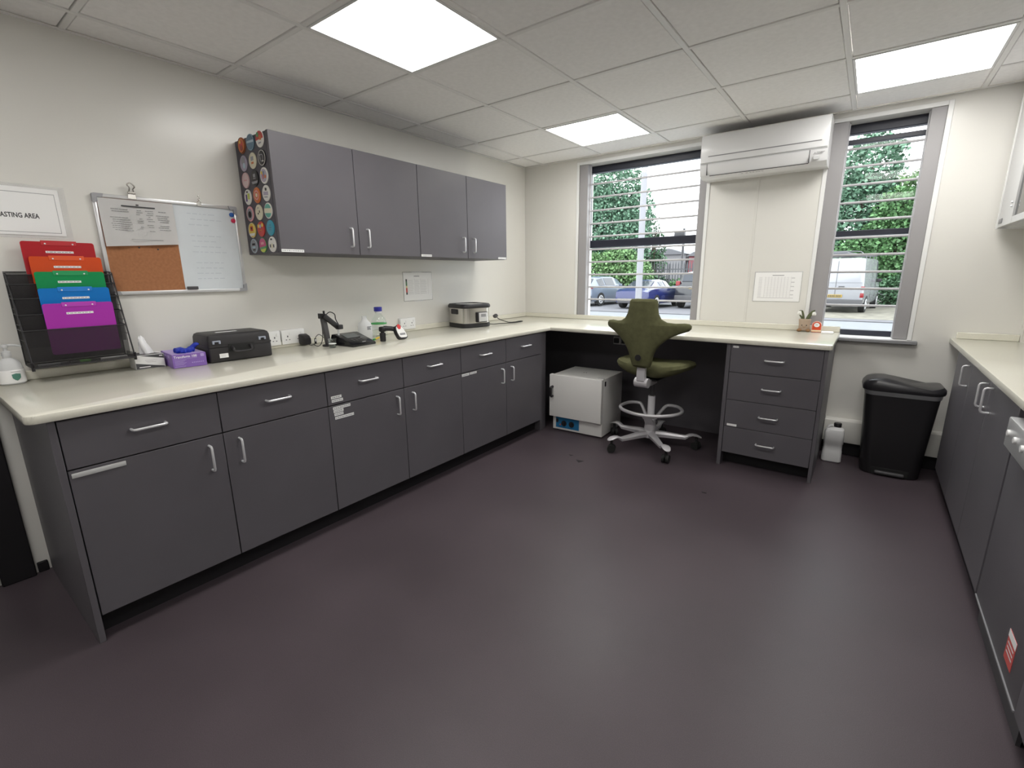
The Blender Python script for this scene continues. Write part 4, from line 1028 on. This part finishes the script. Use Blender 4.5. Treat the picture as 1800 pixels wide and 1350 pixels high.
# ================================================================== SADDLE CHAIR
ch = thing('saddle_chair', 'olive green saddle chair with winged backrest and grey star base', 'chair', (1.632, -.682, 0))
BR = .335
b = B(); lathe(b, [(.050, .075), (.052, .085), (.046, .125), (.034, .135)], n=24); obj('hub', b, 'chair_alu', ch)
for k in range(5):
    a = R(-122+72*k); d = Vector((math.cos(a), math.sin(a), 0)); n_ = Vector((-d.y, d.x, 0))
    secs = []
    for r_, zc, hw_, hh in ((.03, .102, .030, .022), (.10, .100, .026, .020), (.20, .092, .021, .016), (.255, .088, .018, .014), (.280, .105, .020, .010), (.305, .112, .028, .006), (.332, .108, .030, .005), (.358, .098, .022, .004), (.368, .094, .010, .003)):
        c = d*r_+Vector((0, 0, zc)); secs.append([c+n_*u+Vector((0, 0, v)) for u, v in ((-hw_*.8, -hh), (hw_*.8, -hh), (hw_, hh*.2), (hw_*.6, hh), (-hw_*.6, hh), (-hw_, hh*.2))])
    lg_ = obj('base_arm', loft(B(), secs), 'chair_alu', ch)
    c = d*.335; tw = R(-122+72*k+50)
    ax = Vector((math.cos(tw), math.sin(tw), 0)); bb = B()
    c2 = c+Vector((0, 0, .029))
    for s in (-1, 1): cyl(bb, c2+ax*s*.006, c2+ax*s*.024, .029, n=20)
    box(bb, (-.012, -.012, .03), (.012, .012, .06), .004, 2, Matrix.Translation(c)); cyl(bb, c+Vector((0, 0, .055)), c+Vector((0, 0, .10)), .009, n=12)
    obj('caster', bb, 'black_rubber', lg_)
b = B(); cyl(b, (0, 0, .128), (0, 0, .255), .030, .0285); obj('lower_sleeve', b, 'grey_paint', ch)
b = B(); cyl(b, (0, 0, .250), (0, 0, .395), .0265); obj('gas_sleeve', b, mat('sleeve_white', (.72, .71, .74), .4), ch)
b = B(); cyl(b, (0, 0, .390), (0, 0, .56), .0135); obj('gas_lift', b, 'dark_grey', ch)
# footring: open loop with ends bending back to the column
fd_ = Vector((.22, -.975, 0)).normalized(); sd = Vector((-fd_.y, fd_.x, 0))   # towards the photographer / to the right
def fp2(a_, s_, z): return fd_*a_+sd*s_+Vector((0, 0, z))
path = [fp2(-.02, -.03, .215), fp2(-.11, -.085, .285), fp2(-.125, -.12, .298), fp2(-.09, -.185, .300), fp2(.02, -.222, .300), fp2(.12, -.19, .300), fp2(.195, -.10, .299), fp2(.215, 0, .298), fp2(.195, .10, .299), fp2(.12, .19, .300), fp2(.02, .222, .300), fp2(-.09, .185, .300), fp2(-.125, .12, .298), fp2(-.11, .085, .285), fp2(-.02, .03, .215)]
obj('foot_ring', tube(B(), smooth_path(path, 5), .0125, 10), 'chair_alu', ch)
b = B(); secs = []
for q, w_ in ((0, .035), (.08, .030), (.15, .028), (.205, .034)):
    c = fp2(q, 0, .165+.62*q if q < .2 else .290); secs.append([c+sd*u+Vector((0, 0, v)) for u, v in ((-w_, -.010), (w_, -.010), (w_, .006), (-w_, .006))])
loft(b, secs); lathe(b, [(.040, .130), (.043, .140), (.036, .215), (.031, .22)], n=24); obj('ring_bracket', b, 'chair_alu', ch)
# facing direction: away from the photographer
FYAW = R(-4)
M_ = Matrix.Rotation(FYAW, 4, 'Z')
# seat: saddle cushion, wide lobes at the back sides, narrow horn to the front
secs = []; NS = 36
def seat_r(a):
    # a: 0 = right (+x), 90 = front (+y)
    x, y = math.cos(a), math.sin(a)
    lobes = .262*abs(x)**1.2; front = .20*max(y, 0)**1.5; rear = .14*max(-y, 0)**1.5
    return max(.12, lobes+front+rear)
def seat_z(x, y): return .030*(abs(x)/.26)**1.6 - .02*max(0, y/.2)**2
lay = ((.35, -.062), (.66, -.060), (.86, -.046), (.97, -.022), (1.0, 0.004), (.96, .030), (.84, .046), (.5, .048), (.15, .046))
for s, dz in lay:
    ring = []
    for k in range(NS):
        a = 2*PI*k/NS; r_ = seat_r(a)*s; x, y = r_*math.cos(a), r_*math.sin(a)*.95
        tf = 1-.45*(abs(x)/.26)**2 if dz < 0 else 1-.25*(abs(x)/.26)**2
        ring.append(M_ @ Vector((x+.02, y-.03, .620+seat_z(x, y)+dz*tf)))
    secs.append(ring)
obj('seat', loft(B(), secs), 'olive', ch)
b = B(); box(b, (-.07, -.10, .525), (.07, .10, .545), .01, 2, M_); obj('seat_plate', b, 'black_plastic', ch)
# backrest
out = [(0, 1.116), (.05, 1.117), (.082, 1.114), (.094, 1.10), (.098, 1.06), (.106, 1.02), (.125, .985), (.16, .966), (.21, .960), (.26, .962), (.285, .958), (.298, .944), (.297, .925), (.284, .910), (.25, .897), (.21, .880), (.165, .852), (.125, .815), (.10, .78), (.086, .75), (.076, .71), (.066, .672), (.056, .656), (.03, .650), (0, .649)]
full = out + [(-u, v) for u, v in out[-2:0:-1]]
def bend(u, v, d):
    # wings curve forward (+y); top leans back a little
    y = 1.1*u*u + .10*(1.116-v)*.35 - .02*math.sin((v-.65)/.47*PI) + d
    return M_ @ Vector((u+.022, -.268+y, v))
NB = len(full)
ctr = (0, .90)
def ring(s, d):
    o = []
    for i, (u, v) in enumerate(full):
        p, q = full[i-1], full[(i+1) % NB]; tx, tz = q[0]-p[0], q[1]-p[1]; L_ = math.hypot(tx, tz) or 1
        o.append((u+tz/L_*s*-1*-1, v-tx/L_*s, d))      # inward offset by s
    return [bend(u, v, d_) for u, v, d_ in o]
def inset(s): return [(u, v) for u, v in full] if s == 0 else None
bm = B(); rings = []
def ins(i, s):
    u, v = full[i]; p, q = full[i-1], full[(i+1) % NB]; tx, tz = q[0]-p[0], q[1]-p[1]; L_ = math.hypot(tx, tz) or 1
    return (u-(-tz)/L_*(-s) if False else u+(tz/L_)*s, v-(tx/L_)*s)
for s, d in ((.014, -.030), (.005, -.026), (0, -.016), (0, .010), (.005, .022), (.014, .027)):
    rings.append([bm.verts.new(bend(*ins(i, s), d)) for i in range(NB)])
for A, C in zip(rings, rings[1:]):
    for k in range(NB): bm.faces.new((A[k], A[(k+1) % NB], C[(k+1) % NB], C[k]))
h_ = len(out)
NK = 10
for rg, d_, s_ in ((rings[0], -.030, .014), (rings[-1], .027, .014)):
    rows = []
    for i in range(h_):
        R_, L_v = rg[i], rg[-i % NB]
        if R_ is L_v: rows.append([R_]*(NK+1)); continue
        (u1, v1), (u0, v0) = ins(i, s_), ins(-i % NB, s_)
        puff = .012 if d_ < 0 else -.008
        rows.append([L_v]+[bm.verts.new(bend(u0+(u1-u0)*k/NK, v0+(v1-v0)*k/NK, d_-puff*math.sin(PI*k/NK)**.6*min(1, abs(u1)/.06))) for k in range(1, NK)]+[R_])
    for r0, r1 in zip(rows, rows[1:]):
        for k in range(NK):
            vs = []
            for v in (r0[k], r0[k+1], r1[k+1], r1[k]):
                if v not in vs: vs.append(v)
            if len(vs) >= 3: bm.faces.new(vs)
backm = obj('backrest', bm, 'olive', ch)
b = B(); c = bend(0, .725, -.043); cyl(b, c+Vector((0, .006, 0)), c+Vector((0, -.006, 0)), .0215, n=24); obj('adjusting_knob', b, 'black_plastic', ch)
b = B(); cyl(b, c+Vector((0, .006, 0)), c+Vector((0, -.003, 0)), .027, n=24); obj('knob_ring', b, 'olive', ch)
b = B(); secs = []
for y, z, w_, h_2 in ((-.235, .665, .030, .010), (-.242, .61, .030, .012), (-.235, .555, .028, .020), (-.20, .525, .026, .022), (-.10, .515, .028, .022), (.0, .518, .034, .022)):
    secs.append([M_ @ Vector((u+.02*(abs(y)/.24), y, z+v) if z < .53 else (u+.02*(abs(y)/.24), y+v, z)) for u, v in ((-w_, -h_2), (w_, -h_2), (w_, h_2), (-w_, h_2))])
loft(b, secs); cyl(b, M_ @ Vector((-.032, -.215, .535)), M_ @ Vector((.065, -.215, .535)), .034, n=20); obj('back_bracket', b, 'chair_alu', ch)

# ================================================================== BIN AND JERRYCAN
t = thing('pedal_bin', 'tall black pedal bin with curved lid beside the right cabinets', 'bin', (3.072, -.235, 0), R(2))
secs = []
for z, w_, d_ in ((.0, .288, .215), (.012, .300, .225), (.30, .335, .235), (.52, .365, .245), (.535, .367, .247)):
    secs.append([Vector((x, y, z)) for x, y in rrect(w_, d_, .055, 6)])
obj('body', loft(B(), secs), 'black_plastic', t)
secs = []
def lidz(x): return .012*math.cos(x/.2*PI*1.0)*-1*0 + .014*math.cos((x+.06)/.20*PI*1.05)
for s, z in ((1.0, .545), (1.075, .552), (1.09, .565), (1.08, .590), (1.0, .608), (.7, .616), (.35, .619), (.08, .620)):
    secs.append([Vector((x*s, y*s, z+(.016*math.cos((x*s+.10)/.15*PI*.9)*(1 if z > .58 else .15)) - (.02*(x*s+.2)/.4 if z > .58 else 0))) for x, y in rrect(.372, .25, .06, 6)])
obj('lid', loft(B(), secs), mat('lid_black', (.020, .019, .022), .28, spec=.5), t)
secs = [[Vector((x, y, z)) for x, y in rrect(w_, w_-.12, .055, 6)] for w_, z in ((.370, .522), (.376, .530), (.380, .548), (.374, .549))]
obj('bin_liner', loft(B(), secs), sheer_mat('liner', (.45, .45, .47), .5, .3), t)
b = B(); box(b, (-.075, -.135, .012), (.075, -.105, .032), .008, 3); obj('pedal', b, 'dark_grey', t)
b = B(); box(b, (-.095, -.1145, .004), (.095, -.1105, .052), .003, 1); obj('pedal_recess', b, 'black_rubber', t)
t = thing('jerrycan', 'translucent white plastic jerrycan with black cap on the floor', 'jerrycan', (2.762, -.228, 0), R(3))
secs = [[Vector((x+ox, y, z)) for x, y in rrect(w_, d_, r_, 5)] for w_, d_, r_, z, ox in ((.098, .09, .02, 0, 0), (.114, .106, .022, .008, 0), (.112, .104, .022, .08, 0), (.108, .100, .022, .085, 0), (.108, .100, .022, .13, 0), (.114, .106, .022, .136, 0), (.112, .104, .024, .205, 0), (.095, .09, .026, .228, .004), (.05, .05, .02, .240, .012), (.036, .036, .0175, .246, .012), (.036, .036, .0175, .250, .012))]
obj('container', loft(B(), secs), 'natural_pe', t)
b = B(); lathe(b, [(.0225, .246), (.0225, .268), (.0205, .271)], (.012, 0, 0), n=22); obj('cap', b, 'black_plastic', t)
b = B(); tube(b, smooth_path([(-.045, 0, .215), (-.035, 0, .243), (-.018, 0, .25), (-.006, 0, .242)], 4), .009, 8); obj('grip', b, 'natural_pe', t)

# ================================================================== OUTSIDE
GZ = -.35
mat('pavement', (.165, .175, .19), .8, var=.05, vscale=3); mat('asphalt', (.125, .125, .138), .85, var=.08, vscale=2); mat('kerb', (.06, .06, .066), .8); mat('gravel', (.17, .16, .13), .9, var=.35, vscale=3.5)
struct('ground_pavement', bxn((-60, .28, GZ-.1), (40, 15.4, GZ)), 'pavement', 'pale pavement outside the windows', 'pavement')
struct('ground_kerb', bxn((-60, 15.4, GZ-.1), (40, 15.55, GZ+.02)), 'kerb', 'dark kerb line outside', 'kerb')
struct('ground_car_park', bxn((-60, 15.55, GZ-.1), (40, 70, GZ-.002)), 'asphalt', 'grey car park outside', 'car park')
gv = struct('ground_verge', bxn((1.0, 16.6, GZ-.05), (14, 30, GZ+.005)), 'gravel', 'rough gravel verge around the white van', 'verge')

def car(name, label, cat, loc, hd, col, st, wheels, glass_rear, glass_side, L, plate_z, lights, wr=.33, bumper=None, rack=False, lower=None):
    """st: stations (y, z_bottom, z_belt, z_roof, half width belt, half width roof); rear at y=0, nose at y=L"""
    t = thing(name, label, cat, (loc[0], loc[1], GZ), -hd)
    pm_ = mat('paint_'+name+str(len(MATS)), col, .25, coat=.6, spec=.5)
    def half(s):
        y, zb, zm, zr, w_, wr_ = s
        return [(w_*.90, y, zb), (w_*.985, y, zb+.12), (w_, y, zb+(zm-zb)*.55), (w_*.97, y, zm), (wr_, y, max(zr-.05, zm+.004)), (wr_*.80, y, max(zr, zm+.008))]
    secs = []
    for s in st:
        hpts = half(s); secs.append([Vector(p) for p in hpts]+[Vector((-x, y, z)) for x, y, z in hpts[::-1]])
    obj('body', loft(B(), secs), pm_, t)
    def panel(i, j, side, a0, a1, k0, k1, off):
        """patch between stations i and j; rows k0..k1 of the half section"""
        P = []
        for q, a in ((i, a0), (j, a1)):
            pass
        return P
    gm = mat('car_glass', (.03, .035, .045), .06, spec=.6)
    i, j = glass_rear; A, C = half(st[i]), half(st[j])
    def lerp(p, q, t_): return Vector(p).lerp(Vector(q), t_)
    ql = [lerp(A[4], C[4], .12), lerp(A[4], C[4], .90)]; 
    x0, x1 = ql[0].x*.88, ql[1].x*.88
    off = Vector((0, -.015, .015))
    bm = B(); v_ = [Vector((-x0, ql[0].y, lerp(A[5], C[5], .12).z)), Vector((x0, ql[0].y, lerp(A[5], C[5], .12).z)), Vector((x1, ql[1].y, lerp(A[5], C[5], .9).z)), Vector((-x1, ql[1].y, lerp(A[5], C[5], .9).z))]
    if glass_rear[0] != glass_rear[1]: loft(bm, [[p-off*.3 for p in v_], [p+off for p in v_]]); obj('rear_window', bm, gm, t)
    for sx in (1, -1):
        for (i, j) in glass_side:
            A, C = half(st[i]), half(st[j]); o_ = Vector((sx*.012, 0, .004))
            q = [lerp(A[3], A[4], .06), lerp(C[3], C[4], .06), lerp(C[3], C[4], .9), lerp(A[3], A[4], .9)]
            q[0].y += .05; q[3].y += .05; q[1].y -= .05; q[2].y -= .05
            q = [Vector((p.x*sx, p.y, p.z)) for p in q]
            obj('side_window', loft(B(), [[p-o_*.5 for p in q], [p+o_ for p in q]]), gm, t)
    for y in wheels:
        for sx in (1, -1):
            w_ = max(s[4] for s in st)
            bb = B(); cyl(bb, (sx*(w_-.20), y, wr), (sx*(w_+.005), y, wr), wr, n=28)
            wo = obj('wheel', bb, 'black_rubber', t)
            rb_ = B(); cyl(rb_, (sx*(w_-.02), y, wr), (sx*(w_+.012), y, wr), wr*.66, wr*.62, n=24); obj('rim', rb_, 'chrome', wo)
            sp = B()
            for k in range(5):
                a = 2*PI*k/5; d = Vector((0, math.cos(a), math.sin(a))); n_ = Vector((0, -d.z, d.y)); c = Vector((sx*(w_+.013), y, wr)); d2 = Vector((0, math.cos(a+PI/5), math.sin(a+PI/5)))
                cyl(sp, c+d2*wr*.36, c+d2*wr*.36+Vector((sx*.002, 0, 0)), wr*.13, n=8)
            obj('spoke_gap', sp, 'black_rubber', wo)
    rl = mat('tail_light', (.20, .012, .016), .2)
    for (x0, z0, x1, z1, y_) in lights:
        for sx in (1, -1): obj('tail_light', bxn((sx*x0, y_-.03, z0), (sx*x1, y_+.10, z1), .012, 2), rl, t)
    pz, py = plate_z
    np_ = obj('number_plate', bxn((-.26, py-.022, pz), (.26, py+.01, pz+.11), .004, 1), mat('plate_yellow', (.30, .20, .025), .45), t)
    b = B()
    for k in range(7): box(b, (-.21+.062*k+(.012 if k > 3 else 0), py-.025, pz+.025), (-.17+.062*k+(.012 if k > 3 else 0), py-.021, pz+.085))
    obj('plate_marks', b, 'print_dark', np_)
    if bumper: obj('bumper', bxn(*bumper, .03, 3), 'dark_grey', t)
    if lower: obj('lower_trim', bxn(*lower, .02, 2), 'black_plastic', t)
    for sx in (1, -1):
        ym = [s for s in st][int(len(st)*.62)]
        obj('door_mirror', bxn((sx*(ym[4]*.98), L*.60, ym[2]-.02), (sx*(ym[4]+.17), L*.60+.09, ym[2]+.13), .03, 3), pm_ if not rack else 'black_plastic', t)
    return t, pm_
# blue coupe
S = [(0, .30, .62, .64, .72, .62), (.06, .26, .80, .83, .86, .70), (.35, .25, .90, .93, .90, .72), (.55, .24, .93, .97, .915, .70), (1.35, .22, .93, 1.32, .92, .60), (1.9, .22, .92, 1.36, .92, .60), (2.5, .22, .91, 1.30, .92, .58), (3.05, .22, .90, .94, .91, .66), (3.9, .24, .78, .80, .88, .70), (4.18, .30, .62, .64, .74, .6)]
car('blue_car', 'blue coupe parked behind the white pole with its rear to the window', 'car', (-6.15, 17.4), R(4), (.012, .018, .095), S, (.80, 3.30), (3, 4), ((4, 5), (5, 6)), 4.18, (.60, .055), ((.55, .68, .84, .80, .09),), .33, ((-.75, -.02, .27), (.75, .10, .50)))
# silver electric hatchback
S = [(0, .32, .70, .72, .74, .60), (.06, .28, .95, .99, .88, .70), (.25, .26, 1.02, 1.10, .92, .72), (.65, .25, 1.03, 1.44, .93, .66), (1.3, .24, 1.02, 1.53, .935, .66), (2.3, .24, 1.0, 1.53, .935, .66), (2.9, .24, .99, 1.40, .93, .64), (3.5, .24, .97, 1.02, .92, .68), (4.2, .26, .86, .88, .90, .72), (4.4, .32, .70, .72, .76, .6)]
car('silver_car', 'silver blue hatchback parked at the left side of the wide window', 'car', (-9.45, 18.1), R(6), (.13, .155, .20), S, (.85, 3.55), (2, 3), ((3, 4), (4, 5)), 4.4, (.62, .06), ((.45, .92, .88, .99, .06),), .35, ((-.86, -.03, .26), (.86, .12, .56)))
# dark suv
S = [(0, .36, .85, .88, .78, .64), (.05, .32, 1.05, 1.10, .90, .70), (.15, .30, 1.10, 1.20, .93, .72), (.40, .28, 1.12, 1.66, .94, .68), (1.3, .28, 1.10, 1.72, .945, .70), (2.5, .28, 1.08, 1.70, .945, .70), (3.2, .28, 1.07, 1.12, .93, .72), (4.2, .30, .98, 1.0, .91, .74), (4.45, .36, .80, .82, .78, .62)]
car('dark_car', 'dark grey estate car cut off at the right side of the wide window', 'car', (-3.72, 18.9), R(2), (.018, .019, .023), S, (.85, 3.6), (2, 3), ((3, 4), (4, 5)), 4.45, (.92, .03), ((.72, .95, .91, 1.28, .12),), .36, ((-.90, -.05, .30), (.90, .12, .62)))
# white van
S = [(0, .34, 1.20, 2.10, .92, .84), (.02, .32, 1.22, 2.15, .95, .87), (.3, .30, 1.22, 2.17, .96, .88), (3.0, .30, 1.22, 2.17, .96, .88), (3.5, .30, 1.20, 2.10, .96, .86), (4.1, .30, 1.15, 1.22, .95, .82), (4.75, .32, .95, .98, .90, .74), (4.85, .36, .75, .78, .80, .66)]
vt, vp_ = car('white_van', 'white panel van with roof rack seen through the narrow window', 'van', (1.72, 19.35), R(7), (.31, .315, .335), S, (.85, 3.9), (0, 0), ((3, 4),), 4.85, (.62, -.01), ((.84, .62, .955, .80, .02), (.84, .92, .955, 1.06, .02)), .34, ((-.95, -.08, .28), (.95, .12, .55)), rack=True)
b = B()
for y in (.5, 1.4, 2.4, 3.2): tube(b, [(-.80, y, 2.16), (-.80, y, 2.28), (.80, y, 2.28), (.80, y, 2.16)], .022, 6)
for x in (-.80, 0, .80): tube(b, [(x, .45, 2.30), (x, 3.25, 2.30)], .022, 6)
tube(b, smooth_path([(-.7, .45, 2.30), (-.5, .5, 2.42), (.5, .5, 2.42), (.7, .45, 2.30)], 4), .02, 6)
obj('roof_rack', b, mat('rack_grey', (.12, .12, .13), .5), vt)
obj('rack_load', bxn((-.35, .6, 2.32), (.15, 2.8, 2.42), .03, 2), 'rack_grey', vt)
b = B(); box(b, (-.006, -.012, .62), (.006, .005, 2.05)); box(b, (-.88, -.010, 1.20), (.88, .004, 1.205)); obj('door_gap', b, 'dark_grey', vt)
obj('door_handle', bxn((.10, -.03, 1.02), (.30, .0, 1.07), .01, 2), 'dark_grey', vt)
b = B(); box(b, (.958, 1.6, .55), (.966, 1.612, 1.95)); box(b, (.958, 2.75, .55), (.966, 2.762, 1.95)); obj('side_gap', b, 'dark_grey', vt)
# white lamp column on the pavement
t = thing('lamp_post', 'tall white post standing outside the wide window', 'post', (-4.85, 15.05, GZ))
b = B(); cyl(b, (0, 0, 0), (0, 0, 8.5), .135, .11, n=24); obj('column', b, mat('post_white', (.25, .25, .27), .5), t)
b = B(); cyl(b, (0, 0, 0), (0, 0, .06), .22, n=24); obj('base_plate', b, 'mid_grey', t)
# palisade fence and posts
t = thing('palisade_fence', 'grey steel palisade fence behind the parked cars', 'fence', (-6.5, 24.8, GZ))
pl_b = B(); prism(pl_b, [(-.035, 0), (.035, 0), (.035, 2.15), (.022, 2.22), (0, 2.35), (-.022, 2.22), (-.035, 2.15)], -.012, .012, fr('B', (0, 0, 0)))
pme = mesh_of('pale', pl_b, mat('galvanised', (.085, .088, .095), .5, metal=.4))
for k in range(70): share('pale', pme, t, (-6.0+.165*k, 0, 0))
for z in (.35, 1.85): obj('rail', bxn((-6.1, .013, z), (5.6, .06, z+.06)), 'galvanised', t)
for k in range(5): obj('fence_post', bxn((-6.0+2.75*k, .06, 0), (-5.9+2.75*k, .16, 2.2)), 'galvanised', t)
# distant sheds
mat('shed_pale', (.19, .185, .19), .7); mat('shed_red', (.20, .065, .075), .7); mat('roof_grey', (.13, .13, .14), .7)
def shed(lab, x0, x1, y, h, m_, ridge=.5):
    t = thing('shed', lab, 'building', ((x0+x1)/2, y, GZ)); w_ = (x1-x0)/2; hh = h-GZ
    obj('wall', bxn((-w_, 0, 0), (w_, 8, hh)), m_, t)
    b = B(); prism(b, [(-w_-.2, hh), (w_+.2, hh), (w_*.6, hh+ridge), (-w_*.6, hh+ridge)], -8.2, .2, fr('B', (0, 0, 0))); obj('roof', b, 'roof_grey' if ridge else m_, t)
shed('long pale shed roof beyond the fence', -19, -11.3, 42, 3.05, 'shed_pale', .55)
shed('small red shed beyond the fence at the right', -11.0, -8.6, 42, 2.85, 'shed_red', .35)
t = thing('signal_post', 'thin dark pole with a small box beyond the fence', 'post', (-9.1, 34, GZ))
obj('pole', cyl(B(), (0, 0, 0), (0, 0, 5.0), .09, n=10), 'dark_grey', t); obj('box', bxn((-.7, -.2, 4.4), (.1, .2, 4.85), .04), 'dark_grey', t)

# trees and hedges: crown of small leaves round a branching trunk
mat('bark', (.12, .09, .07), .9, var=.3, vscale=6)
def leaf_mat(nm, c): return mat(nm, c, .55, island=.45)
LM = [leaf_mat('leaf_dark', (.055, .125, .06)), leaf_mat('leaf_mid', (.085, .185, .07)), leaf_mat('leaf_light', (.14, .25, .10)), leaf_mat('leaf_bluegreen', (.105, .20, .13))]
def foliage(blobs, n, size, seed):
    rnd = random.Random(seed); vol = [a*b_*c for _, _, _, a, b_, c in blobs]; tot = sum(vol); vs = []; fs = []
    for (cx, cy, cz, a, b_, c), v in zip(blobs, vol):
        for _ in range(int(n*v/tot)):
            th = rnd.uniform(0, 2*PI); ph = math.acos(rnd.uniform(-1, 1)); r_ = rnd.uniform(.35, 1)**.5
            p = Vector((cx+a*r_*math.sin(ph)*math.cos(th), cy+b_*r_*math.sin(ph)*math.sin(th), cz+c*r_*math.cos(ph)))
            s = size*rnd.uniform(.6, 1.35)
            d = Vector((rnd.gauss(0, 1), rnd.gauss(0, 1), rnd.gauss(0, .6)-.3)).normalized(); e = d.orthogonal().normalized()
            e = (Matrix.Rotation(rnd.uniform(0, 2*PI), 3, d) @ e)*s*.42
            k = len(vs); vs += [p, p+d*s*.5+e, p+d*s, p+d*s*.5-e]; fs.append((k, k+1, k+2, k+3))
    me = bpy.data.meshes.new('foliage'); me.from_pydata([tuple(v) for v in vs], [], fs); return me
def tree(name, lab, loc, h, blobs, n, size, m_, seed, group=None, trunk=True):
    t = thing(name, lab, 'tree' if trunk else 'hedge', (loc[0], loc[1], GZ), group=group)
    me = foliage(blobs, n, size, seed); me.materials.append(m_); o = share('foliage', me, t); o['kind'] = 'stuff'
    if trunk:
        rnd = random.Random(seed+1); b = B(); tube(b, smooth_path([(0, 0, 0), (.1, 0, h*.2), (-.05, .1, h*.45), (.05, 0, h*.8)], 4), [.22]*4+[.17]*4+[.10]*4+[.04], 8)
        obj('trunk', b, 'bark', t)
        b = B()
        for cx, cy, cz, a, b_, c in blobs:
            st_ = Vector((0, 0, min(cz*.55, h*.5))); tube(b, smooth_path([st_, (st_+Vector((cx, cy, cz)))/2+Vector((0, 0, .2)), Vector((cx, cy, cz))], 4), [.09]*4+[.06]*4+[.025], 6)
        obj('branches', b, 'bark', t)
    return t
tree('leafy_tree', 'tall leafy tree behind the silver car in the wide window', (-11.2, 25), 7.5, [(0, 0, 4.6, 2.3, 2, 2.6), (1.5, -.3, 3.6, 1.6, 1.5, 1.9), (-1.8, 0, 4.0, 2.0, 1.7, 2.4), (.6, 0, 6.6, 1.9, 1.5, 1.9), (1.9, 0, 5.3, 1.2, 1.2, 1.6), (-2.2, 0, 6.4, 1.8, 1.5, 1.8)], 26000, .17, LM[3], 11, 'trees outside')
tree('leafy_tree', 'lower light green tree left of the white post', (-9.6, 23.6), 3.4, [(0, 0, 2.2, 1.5, 1.0, 1.1), (1.1, 0, 1.6, 1.0, .9, 1.0), (-1.6, 0, 1.8, 1.4, 1.0, 1.2)], 9000, .15, LM[2], 12, 'trees outside')
tree('leafy_tree', 'thin wispy tree peeping out right of the white post', (-8.75, 27), 5.2, [(0, 0, 3.2, .75, .6, 1.3), (.15, 0, 2.2, .7, .6, .9), (-.3, 0, 4.6, .5, .5, .9)], 1500, .15, LM[0], 13, 'trees outside')
tree('hedge', 'dark green hedge under the trees behind the silver car', (-11.2, 25.2), 2, [(0, 0, .9, 3.6, .9, 1.0), (3.0, -.3, .8, 1.6, .8, .9), (-4, 0, 1.0, 3.0, .9, 1.1)], 10000, .15, LM[0], 14, trunk=False)
tree('ivy_hedge', 'ivy covered fence section at the right of the wide window', (-4.6, 24.55), 2, [(.3, .1, 1.3, .8, .35, 1.15), (-1.3, .1, .6, 1.3, .35, .75), (1.9, .1, 1.4, .9, .35, 1.2), (-.6, .1, 1.1, .5, .35, .6)], 8000, .13, LM[1], 15, trunk=False)
tree('leafy_tree', 'tall pale green tree behind the van at the left of the narrow window', (1.9, 28), 8.5, [(0, 0, 4.2, 2.2, 1.6, 2.6), (.3, 0, 7.0, 1.4, 1.2, 1.7), (-1.6, 0, 5.0, 1.5, 1.3, 2.0), (1.5, 0, 3.6, 1.6, 1.4, 2.0)], 17000, .19, LM[3], 16, 'trees outside')
tree('leafy_tree', 'tall pale green tree behind the van at the right of the narrow window', (5.4, 27.5), 8.5, [(0, 0, 3.6, 2.0, 1.6, 2.6), (.2, 0, 6.4, 1.5, 1.3, 2.1), (-1.3, 0, 4.6, 1.4, 1.3, 1.9), (1.7, 0, 5.4, 1.6, 1.3, 2.4), (.3, 0, 8.2, .9, .8, 1.0)], 18000, .19, LM[2], 17, 'trees outside')
tree('leafy_tree', 'dense green tree directly behind the white van', (3.7, 26.2), 5.5, [(0, 0, 2.6, 1.8, 1.3, 2.0), (1.2, 0, 1.7, 1.5, 1.1, 1.6), (-1.4, 0, 2.0, 1.4, 1.1, 1.7), (0, 0, 4.2, 1.3, 1.1, 1.4)], 15000, .17, LM[1], 18, 'trees outside')
tree('hedge', 'bushy undergrowth to the right of the white van', (4.9, 24.4), 2, [(0, 0, .8, 1.2, .7, .9), (1.6, 0, 1.0, 1.3, .7, 1.1), (-1.0, .4, .7, 1.0, .6, .8)], 8000, .13, LM[0], 19, trunk=False)
